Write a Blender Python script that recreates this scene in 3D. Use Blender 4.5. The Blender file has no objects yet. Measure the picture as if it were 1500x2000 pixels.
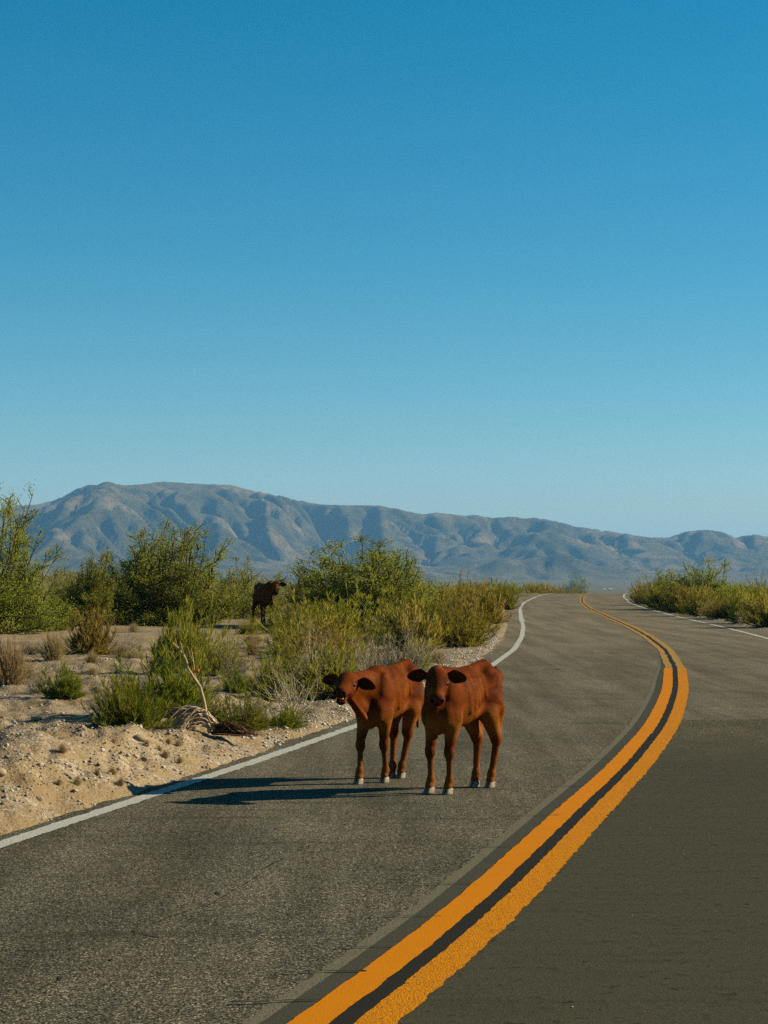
import bpy, bmesh, math, random
import numpy as np
from mathutils import Vector, Matrix

# ------------------------------------------------------------------ camera, sky, sun, exposure
sc = bpy.context.scene
COL = sc.collection
CAM_H = 1.6
FPX = 3889.0            # focal length in photograph pixels (70 mm on a 36 mm high frame)
HOR = 1125.0            # level of the eye in the photograph
cam_d = bpy.data.cameras.new('camera')
cam_d.sensor_fit = 'VERTICAL'; cam_d.sensor_height = 36.0; cam_d.lens = 70.0
cam_d.clip_start = 0.1; cam_d.clip_end = 40000
cam = bpy.data.objects.new('camera', cam_d); COL.objects.link(cam)
cam.location = (0, 0, CAM_H)
cam.rotation_euler = (math.radians(90) + math.atan((HOR - 1000) / FPX), 0, 0)
sc.camera = cam

SUN_DIR = Vector((1.81, 0.40, 0.93)).normalized()      # towards the sun
SUN_EL = math.asin(SUN_DIR.z); SUN_AZ = math.atan2(SUN_DIR.x, SUN_DIR.y)
wd = bpy.data.worlds.new('World'); sc.world = wd; wd.use_nodes = True
wn = wd.node_tree.nodes; wl = wd.node_tree.links
wn.clear()
sky = wn.new('ShaderNodeTexSky'); sky.sky_type = 'NISHITA'; sky.sun_disc = False
sky.sun_elevation = SUN_EL; sky.sun_rotation = SUN_AZ
sky.altitude = 900; sky.air_density = 1.0; sky.dust_density = 0.25; sky.ozone_density = 4.0
hsv = wn.new('ShaderNodeHueSaturation'); hsv.inputs['Saturation'].default_value = 1.4; hsv.inputs['Hue'].default_value = 0.477
bg = wn.new('ShaderNodeBackground'); bg.inputs['Strength'].default_value = 0.050
wo = wn.new('ShaderNodeOutputWorld')
wl.new(sky.outputs[0], hsv.inputs['Color']); wl.new(hsv.outputs[0], bg.inputs[0]); wl.new(bg.outputs[0], wo.inputs[0])
sun_d = bpy.data.lights.new('sun', 'SUN'); sun_d.energy = 5.0; sun_d.angle = math.radians(0.53); sun_d.color = (1.0, 0.87, 0.62)
sun = bpy.data.objects.new('sun', sun_d); COL.objects.link(sun)
sun.rotation_euler = SUN_DIR.to_track_quat('Z', 'Y').to_euler()
vs = sc.view_settings
vs.view_transform = 'Standard'; vs.look = 'None'; vs.exposure = 1.0; vs.gamma = 1.0; vs.use_curve_mapping = False
sc.cycles.max_bounces = 6; sc.cycles.volume_bounces = 0; sc.cycles.transparent_max_bounces = 6
sc.cycles.diffuse_bounces = 3; sc.cycles.glossy_bounces = 2

sc.cycles.use_denoising = False; sc.render.filter_size = 1.25

ALB = 0.60      # overall reflectance calibration of all surfaces

# ------------------------------------------------------------------ helpers
def tag(o, label=None, cat=None, group=None, kind=None):
    if label: o['label'] = label
    if cat: o['category'] = cat
    if group: o['group'] = group
    if kind: o['kind'] = kind
    return o

def mesh_obj(name, verts, faces, mat=None, parent=None, smooth=False, colors=None):
    """verts (N,3) array, faces: (M,3)/(M,4) array, or list of lists"""
    me = bpy.data.meshes.new(name)
    v = np.asarray(verts, dtype=np.float32)
    if isinstance(faces, np.ndarray):
        m, k = faces.shape
        me.vertices.add(len(v)); me.vertices.foreach_set('co', v.ravel())
        me.loops.add(m * k); me.loops.foreach_set('vertex_index', faces.astype(np.int32).ravel())
        me.polygons.add(m); me.polygons.foreach_set('loop_start', np.arange(m, dtype=np.int32) * k)
        me.polygons.foreach_set('loop_total', np.full(m, k, dtype=np.int32))
        me.update(calc_edges=True)
    else:
        me.from_pydata([tuple(map(float, p)) for p in v], [], [tuple(f) for f in faces]); me.update()
    if colors is not None:
        ca = me.color_attributes.new('tint', 'FLOAT_COLOR', 'POINT')
        c = np.ones((len(v), 4), dtype=np.float32); c[:, :colors.shape[1]] = colors
        ca.data.foreach_set('color', c.ravel())
    if smooth:
        me.polygons.foreach_set('use_smooth', np.ones(len(me.polygons), dtype=bool))
    if mat: me.materials.append(mat)
    o = bpy.data.objects.new(name, me); COL.objects.link(o)
    if parent: o.parent = parent
    return o

def empty(name, loc=(0, 0, 0), rz=0.0, scale=(1, 1, 1)):
    o = bpy.data.objects.new(name, None); COL.objects.link(o)
    o.empty_display_size = 0.1
    o.location = loc; o.rotation_euler = (0, 0, rz); o.scale = scale
    return o

def copy_tree(root, loc, rz, scale):
    r = root.copy(); COL.objects.link(r)
    r.location = loc; r.rotation_euler = (0, 0, rz); r.scale = scale
    for ch in root.children:
        c = ch.copy(); COL.objects.link(c); c.parent = r
    return r

def smooth(a, b, x):
    t = np.clip((np.asarray(x, float) - a) / (b - a), 0, 1); return t * t * (3 - 2 * t)

_perm = np.random.default_rng(5).permutation(512)
_grad = np.random.default_rng(6).normal(size=(512, 2)); _grad /= np.linalg.norm(_grad, axis=1)[:, None]
def noise2(x, y, seed=0):
    x = np.asarray(x, float); y = np.asarray(y, float)
    xi = np.floor(x).astype(int); yi = np.floor(y).astype(int); fx = x - xi; fy = y - yi
    def g(ix, iy, dx, dy):
        k = _perm[(_perm[(ix + seed * 57) & 511] + iy) & 511]; v = _grad[k]; return v[..., 0] * dx + v[..., 1] * dy
    u = fx * fx * fx * (fx * (fx * 6 - 15) + 10); w = fy * fy * fy * (fy * (fy * 6 - 15) + 10)
    a = g(xi, yi, fx, fy); b = g(xi + 1, yi, fx - 1, fy); c = g(xi, yi + 1, fx, fy - 1); d = g(xi + 1, yi + 1, fx - 1, fy - 1)
    return ((a * (1 - u) + b * u) * (1 - w) + (c * (1 - u) + d * u) * w) * 1.5
def fbm(x, y, octv=4, seed=0, gain=0.5):
    s = 0; a = 1.0; f = 1.0
    for i in range(octv):
        s = s + a * noise2(np.asarray(x) * f + i * 17.3, np.asarray(y) * f + i * 5.7, seed + i); a *= gain; f *= 2.03
    return s

# ------------------------------------------------------------------ materials
def new_mat(name):
    m = bpy.data.materials.new(name); m.use_nodes = True
    nt = m.node_tree; nt.nodes.clear()
    out = nt.nodes.new('ShaderNodeOutputMaterial')
    b = nt.nodes.new('ShaderNodeBsdfPrincipled'); b.inputs['Roughness'].default_value = 0.9
    b.inputs['Specular IOR Level'].default_value = 0.02
    nt.links.new(b.outputs[0], out.inputs['Surface'])
    return m, nt, b, out
def nd(nt, t, **kw):
    n = nt.nodes.new(t)
    for k, v in kw.items():
        if k in n.inputs: n.inputs[k].default_value = v
        else: setattr(n, k, v)
    return n
def lk(nt, a, b): nt.links.new(a, b)
def ramp(nt, src, stops, interp='LINEAR'):
    r = nt.nodes.new('ShaderNodeValToRGB'); e = r.color_ramp.elements; r.color_ramp.interpolation = interp
    while len(e) < len(stops): e.new(0.5)
    for i, (p, c) in enumerate(stops):
        e[i].position = p; e[i].color = (*c, 1) if len(c) == 3 else c
    lk(nt, src, r.inputs[0]); return r.outputs[0]
def g3(v): return (v, v, v)
def noise_n(nt, vec, scale, detail=4, rough=0.55, dist=0.0):
    n = nd(nt, 'ShaderNodeTexNoise'); n.inputs['Scale'].default_value = scale; n.inputs['Detail'].default_value = detail
    n.inputs['Roughness'].default_value = rough; n.inputs['Distortion'].default_value = dist
    if vec is not None: lk(nt, vec, n.inputs['Vector'])
    return n.outputs['Fac']
def voro(nt, vec, scale, feature='F1', out='Distance'):
    n = nd(nt, 'ShaderNodeTexVoronoi'); n.feature = feature; n.inputs['Scale'].default_value = scale
    lk(nt, vec, n.inputs['Vector']); return n.outputs[out]
def mixc(nt, fac, a, b, mode='MIX'):
    n = nd(nt, 'ShaderNodeMix'); n.data_type = 'RGBA'; n.blend_type = mode
    for sock, v in ((n.inputs[0], fac), (n.inputs[6], a), (n.inputs[7], b)):
        if isinstance(v, (int, float)): sock.default_value = v
        elif isinstance(v, tuple): sock.default_value = (*v, 1)
        else: lk(nt, v, sock)
    return n.outputs[2]
def mth(nt, op, a, b=0.0, clamp=False):
    n = nd(nt, 'ShaderNodeMath'); n.operation = op; n.use_clamp = clamp
    for s, v in ((n.inputs[0], a), (n.inputs[1], b)):
        if isinstance(v, (int, float)): s.default_value = v
        else: lk(nt, v, s)
    return n.outputs[0]
def bump(nt, bsdf, h, strength=0.5, dist=0.01):
    n = nd(nt, 'ShaderNodeBump'); n.inputs['Strength'].default_value = strength; n.inputs['Distance'].default_value = dist
    lk(nt, h, n.inputs['Height']); lk(nt, n.outputs[0], bsdf.inputs['Normal'])
def pos(nt):
    return nd(nt, 'ShaderNodeNewGeometry').outputs['Position']
def objc(nt):
    return nd(nt, 'ShaderNodeTexCoord').outputs['Object']
def stretch(nt, vec, s, rz=0.0):
    n = nd(nt, 'ShaderNodeMapping'); n.inputs['Scale'].default_value = s; n.inputs['Rotation'].default_value = (0, 0, rz)
    lk(nt, vec, n.inputs['Vector']); return n.outputs[0]

def asphalt_colors(nt, p, dark, light, mid, warm=0.0):
    """chip-seal: single stones of different tone in dark binder"""
    cell = voro(nt, p, 105, 'F1', 'Color')
    sep = nd(nt, 'ShaderNodeSeparateColor'); lk(nt, cell, sep.inputs[0])
    stone = ramp(nt, sep.outputs[0], [(0, dark), (0.45, mid), (0.8, mid), (1.0, light)])
    d = voro(nt, p, 105, 'F1', 'Distance')
    gap = ramp(nt, d, [(0.35, g3(0)), (0.75, g3(1))])
    c = mixc(nt, gap, stone, tuple(x * 0.45 for x in dark))
    big = noise_n(nt, stretch(nt, p, (1, 0.35, 1), -0.2), 1.3, 5, 0.6)
    c = mixc(nt, ramp(nt, big, [(0.38, g3(0)), (0.62, g3(1))]), c, mixc(nt, 1.0, c, (1.45, 1.40, 1.30), 'MULTIPLY'))
    fine = noise_n(nt, p, 26, 3, 0.7)
    c = mixc(nt, ramp(nt, fine, [(0.3, g3(0.4)), (0.6, g3(0))]), c, tuple(x * 0.8 for x in dark))
    return c, d

def mat_asphalt():
    m, nt, b, _ = new_mat('asphalt_chipseal')
    p = pos(nt)
    c, d = asphalt_colors(nt, p, (0.066, 0.062, 0.045), (0.62, 0.555, 0.41), (0.212, 0.195, 0.140))
    # wheel-worn streaks and paler tan tone further along the road
    sx = nd(nt, 'ShaderNodeSeparateXYZ'); lk(nt, p, sx.inputs[0])
    far = ramp(nt, mth(nt, 'DIVIDE', sx.outputs[1], 100.0, True), [(0.13, g3(0)), (0.6, g3(1))])
    far_tan = mixc(nt, ramp(nt, noise_n(nt, stretch(nt, p, (1, 0.12, 1), -0.15), 0.9, 4), [(0.3, g3(0.5)), (0.7, g3(0.95))]), c, (0.305, 0.252, 0.168))
    c = mixc(nt, mth(nt, 'MULTIPLY', far, 0.85), c, far_tan)
    wear = noise_n(nt, stretch(nt, p, (2.2, 0.10, 1), -0.21), 1.0, 5, 0.65)
    c = mixc(nt, ramp(nt, wear, [(0.42, g3(0)), (0.60, g3(0.7))]), c, mixc(nt, 1.0, c, (0.62, 0.60, 0.58), 'MULTIPLY'))
    st = noise_n(nt, stretch(nt, p, (0.25, 1.6, 1)), 2.2, 4, 0.6)
    c = mixc(nt, ramp(nt, st, [(0.56, g3(0)), (0.70, g3(0.5))]), c, (0.05, 0.045, 0.032))
    lk(nt, mixc(nt, 1.0, c, (ALB, ALB, ALB), 'MULTIPLY'), b.inputs['Base Color'])
    h = mth(nt, 'ADD', mth(nt, 'MULTIPLY', d, -0.8), mth(nt, 'MULTIPLY', noise_n(nt, p, 40, 4), 0.6))
    bump(nt, b, h, 0.55, 0.006)
    b.inputs['Roughness'].default_value = 0.88
    return m

def mat_patch():
    m, nt, b, _ = new_mat('asphalt_smooth_patch')
    p = pos(nt)
    n1 = noise_n(nt, p, 120, 4, 0.8)
    c = ramp(nt, n1, [(0.32, (0.032, 0.030, 0.019)), (0.5, (0.078, 0.072, 0.045)), (0.68, (0.15, 0.135, 0.088))])
    n2 = noise_n(nt, stretch(nt, p, (1, 0.5, 1)), 1.1, 5, 0.6)
    c = mixc(nt, ramp(nt, n2, [(0.35, g3(0)), (0.7, g3(0.6))]), c, (0.085, 0.078, 0.055))
    n3 = noise_n(nt, p, 14, 5, 0.75)
    c = mixc(nt, ramp(nt, n3, [(0.56, g3(0)), (0.68, g3(0.85))]), c, (0.022, 0.020, 0.014))
    n5 = noise_n(nt, stretch(nt, p, (0.35, 2.2, 1), 0.1), 3.0, 6, 0.7)
    c = mixc(nt, ramp(nt, n5, [(0.5, g3(0)), (0.68, g3(0.3))]), c, (0.036, 0.033, 0.022))
    n4 = noise_n(nt, stretch(nt, p, (2.5, 1, 1), 0.3), 22, 4, 0.7)
    c = mixc(nt, ramp(nt, n4, [(0.63, g3(0)), (0.71, g3(0.8))]), c, (0.20, 0.165, 0.10))
    # the patch thins out raggedly at its far end and shows the older chips
    sx = nd(nt, 'ShaderNodeSeparateXYZ'); lk(nt, p, sx.inputs[0])
    e = mth(nt, 'ADD', sx.outputs[1], mth(nt, 'MULTIPLY', noise_n(nt, stretch(nt, p, (1, 0.6, 1)), 2.5, 6, 0.75), 6.5))
    old, _d = asphalt_colors(nt, p, (0.055, 0.049, 0.031), (0.50, 0.43, 0.28), (0.165, 0.145, 0.092))
    c = mixc(nt, ramp(nt, mth(nt, 'DIVIDE', e, 40.0), [(0.515, g3(0)), (0.60, g3(1))]), c, old)
    lk(nt, mixc(nt, 1.0, c, (ALB, ALB, ALB), 'MULTIPLY'), b.inputs['Base Color'])
    bump(nt, b, mth(nt, 'ADD', n1, mth(nt, 'MULTIPLY', n3, 1.5)), 0.6, 0.007)
    b.inputs['Roughness'].default_value = 0.8
    return m

def mat_paint(name, col, col2, wear0, wear1, wearcol, scale=60, bs=0.4):
    m, nt, b, _ = new_mat(name)
    p = pos(nt)
    c = mixc(nt, noise_n(nt, p, 4, 5, 0.65), col, col2)
    c = mixc(nt, ramp(nt, noise_n(nt, p, 130, 3), [(0.4, g3(0.3)), (0.6, g3(0))]), c, tuple(x * 0.7 for x in col))
    w = noise_n(nt, p, scale, 4, 0.75)
    c = mixc(nt, ramp(nt, w, [(wear0, g3(0)), (wear1, g3(1))]), c, wearcol)
    lk(nt, mixc(nt, 1.0, c, (ALB, ALB, ALB), 'MULTIPLY'), b.inputs['Base Color'])
    bump(nt, b, mth(nt, 'ADD', w, mth(nt, 'MULTIPLY', voro(nt, p, 110), -0.7)), bs, 0.005)
    b.inputs['Roughness'].default_value = 0.7
    return m

def mat_sand():
    m, nt, b, _ = new_mat('desert_sand')
    p = pos(nt)
    n1 = noise_n(nt, p, 0.8, 6, 0.6, 0.4)
    c = ramp(nt, n1, [(0.3, (0.245, 0.165, 0.080)), (0.5, (0.335, 0.235, 0.122)), (0.7, (0.41, 0.30, 0.168))])
    gr = voro(nt, p, 42, 'F1', 'Color'); sep = nd(nt, 'ShaderNodeSeparateColor'); lk(nt, gr, sep.inputs[0])
    gmask = ramp(nt, noise_n(nt, p, 1.7, 5, 0.7), [(0.42, g3(0.05)), (0.6, g3(0.75))])
    stones = ramp(nt, sep.outputs[1], [(0, (0.20, 0.15, 0.10)), (0.5, (0.40, 0.31, 0.21)), (1, (0.62, 0.55, 0.45))])
    c = mixc(nt, gmask, c, stones)
    n2 = noise_n(nt, p, 6.5, 6, 0.75)
    c = mixc(nt, ramp(nt, n2, [(0.60, g3(0)), (0.70, g3(0.65))]), c, (0.12, 0.082, 0.048))
    # low dry ground cover away from the verge
    sx = nd(nt, 'ShaderNodeSeparateXYZ'); lk(nt, p, sx.inputs[0])
    far = ramp(nt, mth(nt, 'DIVIDE', sx.outputs[1], 400.0, True), [(0.12, g3(0)), (0.35, g3(1))])
    n3 = noise_n(nt, stretch(nt, p, (1, 0.4, 1)), 0.09, 8, 0.7)
    cover = ramp(nt, n3, [(0.35, (0.23, 0.18, 0.085)), (0.5, (0.15, 0.13, 0.058)), (0.62, (0.07, 0.075, 0.032))])
    c = mixc(nt, mth(nt, 'MULTIPLY', far, 0.8), c, cover)
    lk(nt, mixc(nt, 1.0, c, (ALB, ALB, ALB), 'MULTIPLY'), b.inputs['Base Color'])
    h = mth(nt, 'ADD', mth(nt, 'MULTIPLY', noise_n(nt, p, 9, 7, 0.7), 1.0), mth(nt, 'MULTIPLY', voro(nt, p, 42), -0.35))
    bump(nt, b, h, 0.8, 0.03)
    return m

def mat_mountain():
    m, nt, b, _ = new_mat('mountain_rock')
    p = pos(nt)
    n1 = noise_n(nt, p, 0.004, 8, 0.62)
    c = ramp(nt, n1, [(0.32, (0.075, 0.078, 0.030)), (0.48, (0.15, 0.132, 0.055)), (0.62, (0.36, 0.26, 0.13))])
    n2 = noise_n(nt, p, 0.03, 6, 0.7)
    c = mixc(nt, ramp(nt, n2, [(0.45, g3(0)), (0.62, g3(0.7))]), c, (0.06, 0.062, 0.035))
    g = nd(nt, 'ShaderNodeNewGeometry'); s = nd(nt, 'ShaderNodeSeparateXYZ'); lk(nt, g.outputs['True Normal'], s.inputs[0])
    flat = ramp(nt, s.outputs[2], [(0.86, g3(0)), (0.97, g3(0.55))])
    c = mixc(nt, flat, c, mixc(nt, n1, (0.12, 0.112, 0.05), (0.42, 0.31, 0.17)))
    n3 = noise_n(nt, stretch(nt, p, (1, 1, 2.5)), 0.011, 6, 0.6)
    c = mixc(nt, ramp(nt, n3, [(0.63, g3(0)), (0.70, g3(0.6))]), c, (0.36, 0.24, 0.17))
    lk(nt, mixc(nt, 1.0, c, (ALB, ALB, ALB), 'MULTIPLY'), b.inputs['Base Color'])
    bump(nt, b, noise_n(nt, p, 0.022, 9, 0.75), 1.0, 26.0)
    return m

def mat_leaf(name, cols, transl=0.35, rnd=0.35, rough=0.7):
    """cols: list of base colours picked by the per-leaf tint attribute (r); small change per plant"""
    m, nt, b, out = new_mat(name)
    at = nd(nt, 'ShaderNodeAttribute'); at.attribute_name = 'tint'
    sep = nd(nt, 'ShaderNodeSeparateColor'); lk(nt, at.outputs['Color'], sep.inputs[0])
    k = len(cols)
    c = ramp(nt, sep.outputs[0], [((i + 0.0) / max(k - 1, 1), cc) for i, cc in enumerate(cols)])
    oi = nd(nt, 'ShaderNodeObjectInfo')
    h = nd(nt, 'ShaderNodeHueSaturation')
    lk(nt, mth(nt, 'ADD', mth(nt, 'MULTIPLY', oi.outputs['Random'], 0.03), 0.483), h.inputs['Hue'])
    lk(nt, mth(nt, 'MULTIPLY', mth(nt, 'ADD', mth(nt, 'MULTIPLY', oi.outputs['Random'], rnd), 1.0 - rnd / 2), ALB), h.inputs['Value'])
    lk(nt, c, h.inputs['Color'])
    lk(nt, h.outputs[0], b.inputs['Base Color'])
    b.inputs['Roughness'].default_value = rough
    tr = nd(nt, 'ShaderNodeBsdfTranslucent'); lk(nt, h.outputs[0], tr.inputs[0])
    mx = nd(nt, 'ShaderNodeMixShader'); mx.inputs[0].default_value = transl
    lk(nt, b.outputs[0], mx.inputs[1]); lk(nt, tr.outputs[0], mx.inputs[2]); lk(nt, mx.outputs[0], out.inputs['Surface'])
    return m

def mat_plain(name, col, rough=0.8, col2=None, scale=20, bs=0.0, spec=0.2):
    m, nt, b, _ = new_mat(name)
    col = tuple(x * ALB * 1.1 for x in col); col2 = tuple(x * ALB * 1.1 for x in col2) if col2 else None
    if col2 is None: b.inputs['Base Color'].default_value = (*col, 1)
    else:
        f = noise_n(nt, objc(nt), scale, 5, 0.65)
        lk(nt, mixc(nt, ramp(nt, f, [(0.3, g3(0)), (0.7, g3(1))]), col, col2), b.inputs['Base Color'])
        if bs: bump(nt, b, f, bs, 0.01)
    b.inputs['Roughness'].default_value = rough; b.inputs['Specular IOR Level'].default_value = spec
    return m

def mat_coat(name, base, dark, light, under):
    m, nt, b, _ = new_mat(name)
    o = objc(nt)
    n1 = noise_n(nt, o, 5.5, 5, 0.6, 0.3)
    c = ramp(nt, n1, [(0.30, dark), (0.5, base), (0.70, light)])
    fur = noise_n(nt, stretch(nt, o, (25, 60, 14)), 5, 4, 0.7)
    c = mixc(nt, ramp(nt, fur, [(0.35, g3(0.55)), (0.6, g3(0))]), c, dark)
    # colour zones of the coat (paler belly and lower legs, darker muzzle) and painted face and ear shading from the attribute
    at = nd(nt, 'ShaderNodeAttribute'); at.attribute_name = 'tint'
    sep = nd(nt, 'ShaderNodeSeparateColor'); lk(nt, at.outputs['Color'], sep.inputs[0])
    c = mixc(nt, sep.outputs[0], c, under)
    c = mixc(nt, sep.outputs[1], c, tuple(x * 0.28 for x in dark))
    c = mixc(nt, sep.outputs[2], c, (0.30, 0.16, 0.12))
    lk(nt, mixc(nt, 1.0, c, (ALB, ALB, ALB), 'MULTIPLY'), b.inputs['Base Color'])
    bump(nt, b, mth(nt, 'ADD', fur, mth(nt, 'MULTIPLY', noise_n(nt, o, 30, 4), 0.7)), 0.5, 0.006)
    b.inputs['Roughness'].default_value = 0.48; b.inputs['Specular IOR Level'].default_value = 0.012
    b.inputs['Sheen Weight'].default_value = 0.0; b.inputs['Sheen Roughness'].default_value = 0.4
    b.inputs['Sheen Tint'].default_value = (1.0, 0.6, 0.35, 1)
    return m

M = {}
M['asphalt'] = mat_asphalt(); M['patch'] = mat_patch()
ASPH = (0.06, 0.056, 0.045)
M['yellow'] = mat_paint('yellow_paint_new', (0.78, 0.27, 0.004), (0.66, 0.21, 0.003), 0.62, 0.74, (0.16, 0.08, 0.02), 45, 0.25)
M['yellow_rough'] = mat_paint('yellow_paint_rough', (0.78, 0.285, 0.005), (0.64, 0.225, 0.005), 0.53, 0.68, (0.20, 0.11, 0.03), 38, 0.8)
M['yellow_old'] = mat_paint('yellow_paint_faded', (0.52, 0.29, 0.065), (0.42, 0.25, 0.075), 0.54, 0.70, (0.11, 0.095, 0.065), 30, 0.5)
M['white'] = mat_paint('white_paint', (0.62, 0.61, 0.55), (0.52, 0.51, 0.45), 0.56, 0.68, (0.17, 0.16, 0.135), 48, 0.7)
M['blackstrip'] = mat_paint('black_sealer', (0.028, 0.025, 0.019), (0.040, 0.036, 0.027), 0.66, 0.80, (0.06, 0.057, 0.046), 40, 0.3)
M['sealside'] = mat_paint('grey_sealer', (0.070, 0.065, 0.046), (0.095, 0.086, 0.060), 0.56, 0.72, (0.13, 0.117, 0.078), 30, 0.4)
M['ghost'] = mat_paint('ghost_paint', (0.235, 0.208, 0.137), (0.19, 0.168, 0.108), 0.44, 0.60, (0.13, 0.117, 0.078), 55, 0.6)
M['crack'] = mat_plain('crack', (0.012, 0.011, 0.009), 0.95)
M['sand'] = mat_sand(); M['mountain'] = mat_mountain()
# ------------------------------------------------------------------ lie of the land
_cy = np.array([-30, -10, 0, 7.1, 9.5, 13.7, 16.6, 21.2, 24.5, 28.3, 34.8, 43.2, 52.7, 62.2, 75.9, 98.8, 119.7, 151.8, 168.2, 188.6, 205, 225, 250, 290])
_cx = np.array([-11.6, -5.2, -2.22, -0.15, 0.47, 1.38, 2.03, 2.95, 3.52, 4.14, 5.08, 6.10, 6.98, 7.72, 8.62, 10.18, 11.9, 15.1, 17.0, 19.8, 22.6, 26.8, 33.2, 46])
_t = np.linspace(-28, 285, 6400)
_x = np.interp(_t, _cy, _cx)
_w = np.exp(-0.5 * (np.linspace(-3, 3, 81)) ** 2); _w /= _w.sum()
_xs = _x.copy()
for _ in range(2):
    _xs = np.convolve(np.pad(_xs, 40, mode='reflect', reflect_type='odd'), _w, 'valid')
def road_c(y): return np.interp(y, _t, _xs)
_sl = np.gradient(_xs, _t)
def road_cos(y): return 1 / np.sqrt(1 + np.interp(y, _t, _sl) ** 2)
def off_l(y): return np.interp(y, [0, 30, 60, 130, 180], [-3.2, -3.2, -3.36, -3.5, -3.6])
def off_r(y): return np.interp(y, [0, 40, 80, 110, 160], [3.1, 3.05, 2.72, 2.75, 3.2])
def road_z(y):   # flat, then over the brow and down
    return -0.00045 * np.clip(np.asarray(y, float) - 178, 0, None) ** 2

def ground_z(x, y):
    x = np.asarray(x, float); y = np.asarray(y, float)
    yc = np.clip(y, -28, 285)
    c = road_cos(yc)
    sl = (road_c(yc) + off_l(yc) - x) * c          # distance outside the left line
    sr = (x - road_c(yc) - off_r(yc)) * c
    r = np.hypot(x, y)
    prof = np.interp(r, [0, 178, 230, 300, 450, 1000, 2000, 3500, 4500, 5200, 30000], [0, 0, -1.4, -4.0, -7, -14, -21, -21, -16, -8, -8])
    prof = np.where(r < 300, np.where(y > 0, road_z(np.minimum(r, 235)) + np.minimum(0, prof - road_z(np.minimum(r, 235))), 0), prof)
    edge_n = 0.10 * fbm(x * 1.4, y * 1.4, 4, 3)
    # left verge: a pushed-up bank of sand and gravel close to us, low further on
    A = np.interp(y, [0, 12, 16.2, 18.6, 21.5, 30, 60], [0.30, 0.33, 0.34, 0.22, 0.07, 0.03, 0.05])
    ridge = A * smooth(0.10, 1.15, sl) * (1 + 0.25 * fbm(x * 1.1, y * 1.1, 3, 9))
    behind = np.interp(y, [0, 16, 22, 40, 80], [0.27, 0.24, 0.16, 0.10, 0.06])
    zl = ridge + (behind - A) * smooth(1.2, 2.6, sl)
    zl = zl + 1.9 * smooth(70, 215, y) * smooth(4, 45, sl) * (1 - smooth(260, 420, y))
    rill = 0.042 * fbm(x * 2.6 + y * 0.5, y * 0.9, 4, 21) * smooth(0.15, 0.7, sl) * (1 - smooth(30, 60, y))
    zl = zl + rill + 0.022 * fbm(x * 6, y * 4, 4, 31) * smooth(0.05, 0.5, sl) * (1 - smooth(30, 60, y)) + 0.06 * fbm(x * 0.25, y * 0.25, 3, 14) * smooth(1.5, 4, sl)
    lip_l = -0.055 + 0.065 * smooth(-0.02, 0.42, sl + edge_n - np.interp(y, [0, 22, 30, 60, 90], [0.0, 0.05, 0.2, 0.3, 0.45]))
    lip_r = -0.055 + 0.075 * smooth(0.1, 0.9, sr + edge_n * 1.5 - 0.25)
    zr = 0.10 * smooth(0.9, 3.0, sr) + 0.07 * fbm(x * 0.3, y * 0.3, 3, 40) * smooth(1, 4, sr)
    z = np.where(sl > sr, lip_l + np.where(sl > 0, zl, 0), lip_r + np.where(sr > 0, zr, 0))
    z = z + 0.9 * fbm(x * 0.004, y * 0.004, 3, 60) * smooth(300, 900, r)
    return z + prof

def ground_at(px, py, dz=0.0):
    """world point of the ground seen at a place measured in the photograph (eye level HOR)"""
    k = py - HOR
    D = FPX * CAM_H / max(k, 4)
    for _ in range(40):
        x = (px - 750) * D / FPX
        z = float(ground_z(x, D))
        D = 0.6 * D + 0.4 * FPX * (CAM_H - z) / max(k, 4)
    x = (px - 750) * D / FPX
    return x, D, float(ground_z(x, D)) + dz

# the ground: one sheet, finer near the camera
ang = np.concatenate([np.linspace(-180, -60, 25)[:-1], np.linspace(-60, -13, 48)[:-1], np.linspace(-13, 13, 310), np.linspace(13, 60, 48)[1:], np.linspace(60, 180, 25)[1:]])
rad = np.concatenate([[0.6, 2, 4], np.geomspace(5.5, 60, 330), np.geomspace(60, 300, 90)[1:], np.geomspace(300, 20000, 50)[1:]])
AA, RR = np.meshgrid(np.radians(ang), rad)
GX = np.sin(AA) * RR; GY = np.cos(AA) * RR; GZ = ground_z(GX, GY)
nr, na = GX.shape
gi = np.arange(nr * na).reshape(nr, na)
gf = np.stack([gi[:-1, :-1], gi[:-1, 1:], gi[1:, 1:], gi[1:, :-1]], -1).reshape(-1, 4)
ground = mesh_obj('desert_ground', np.stack([GX, GY, GZ], -1).reshape(-1, 3), gf, M['sand'], smooth=True)
tag(ground, 'sandy desert ground with gravel and scattered dry litter', None, None, 'structure')

# ------------------------------------------------------------------ road
def strip(name, y, xl, xr, z, mat, parent=None, thick=None):
    y = np.asarray(y); n = len(y); z = np.broadcast_to(z, y.shape)
    v = np.concatenate([np.stack([xl, y, z], -1), np.stack([xr, y, z], -1)])
    i = np.arange(n - 1)
    f = np.stack([i, i + n, i + n + 1, i + 1], -1)
    return mesh_obj(name, v, f, mat, parent)
def grid_strip(name, y, offs, zf, mat, parent=None):
    Y = y[:, None] + 0 * offs; X = road_c(Y) + offs / road_cos(Y)
    Z = zf(Y) + 0 * X
    n, k = X.shape; g = np.arange(n * k).reshape(n, k)
    f = np.stack([g[:-1, :-1], g[:-1, 1:], g[1:, 1:], g[1:, :-1]], -1).reshape(-1, 4)
    return mesh_obj(name, np.stack([X, Y, Z], -1).reshape(-1, 3), f, mat, parent, smooth=True)
yr = np.concatenate([np.linspace(-26, 5, 32)[:-1], np.linspace(5, 60, 420)[:-1], np.linspace(60, 280, 300)])
lo = (off_l(yr) - np.interp(yr, [0, 20, 30, 60, 120], [0.32, 0.35, 0.6, 0.75, 0.8]))
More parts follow.
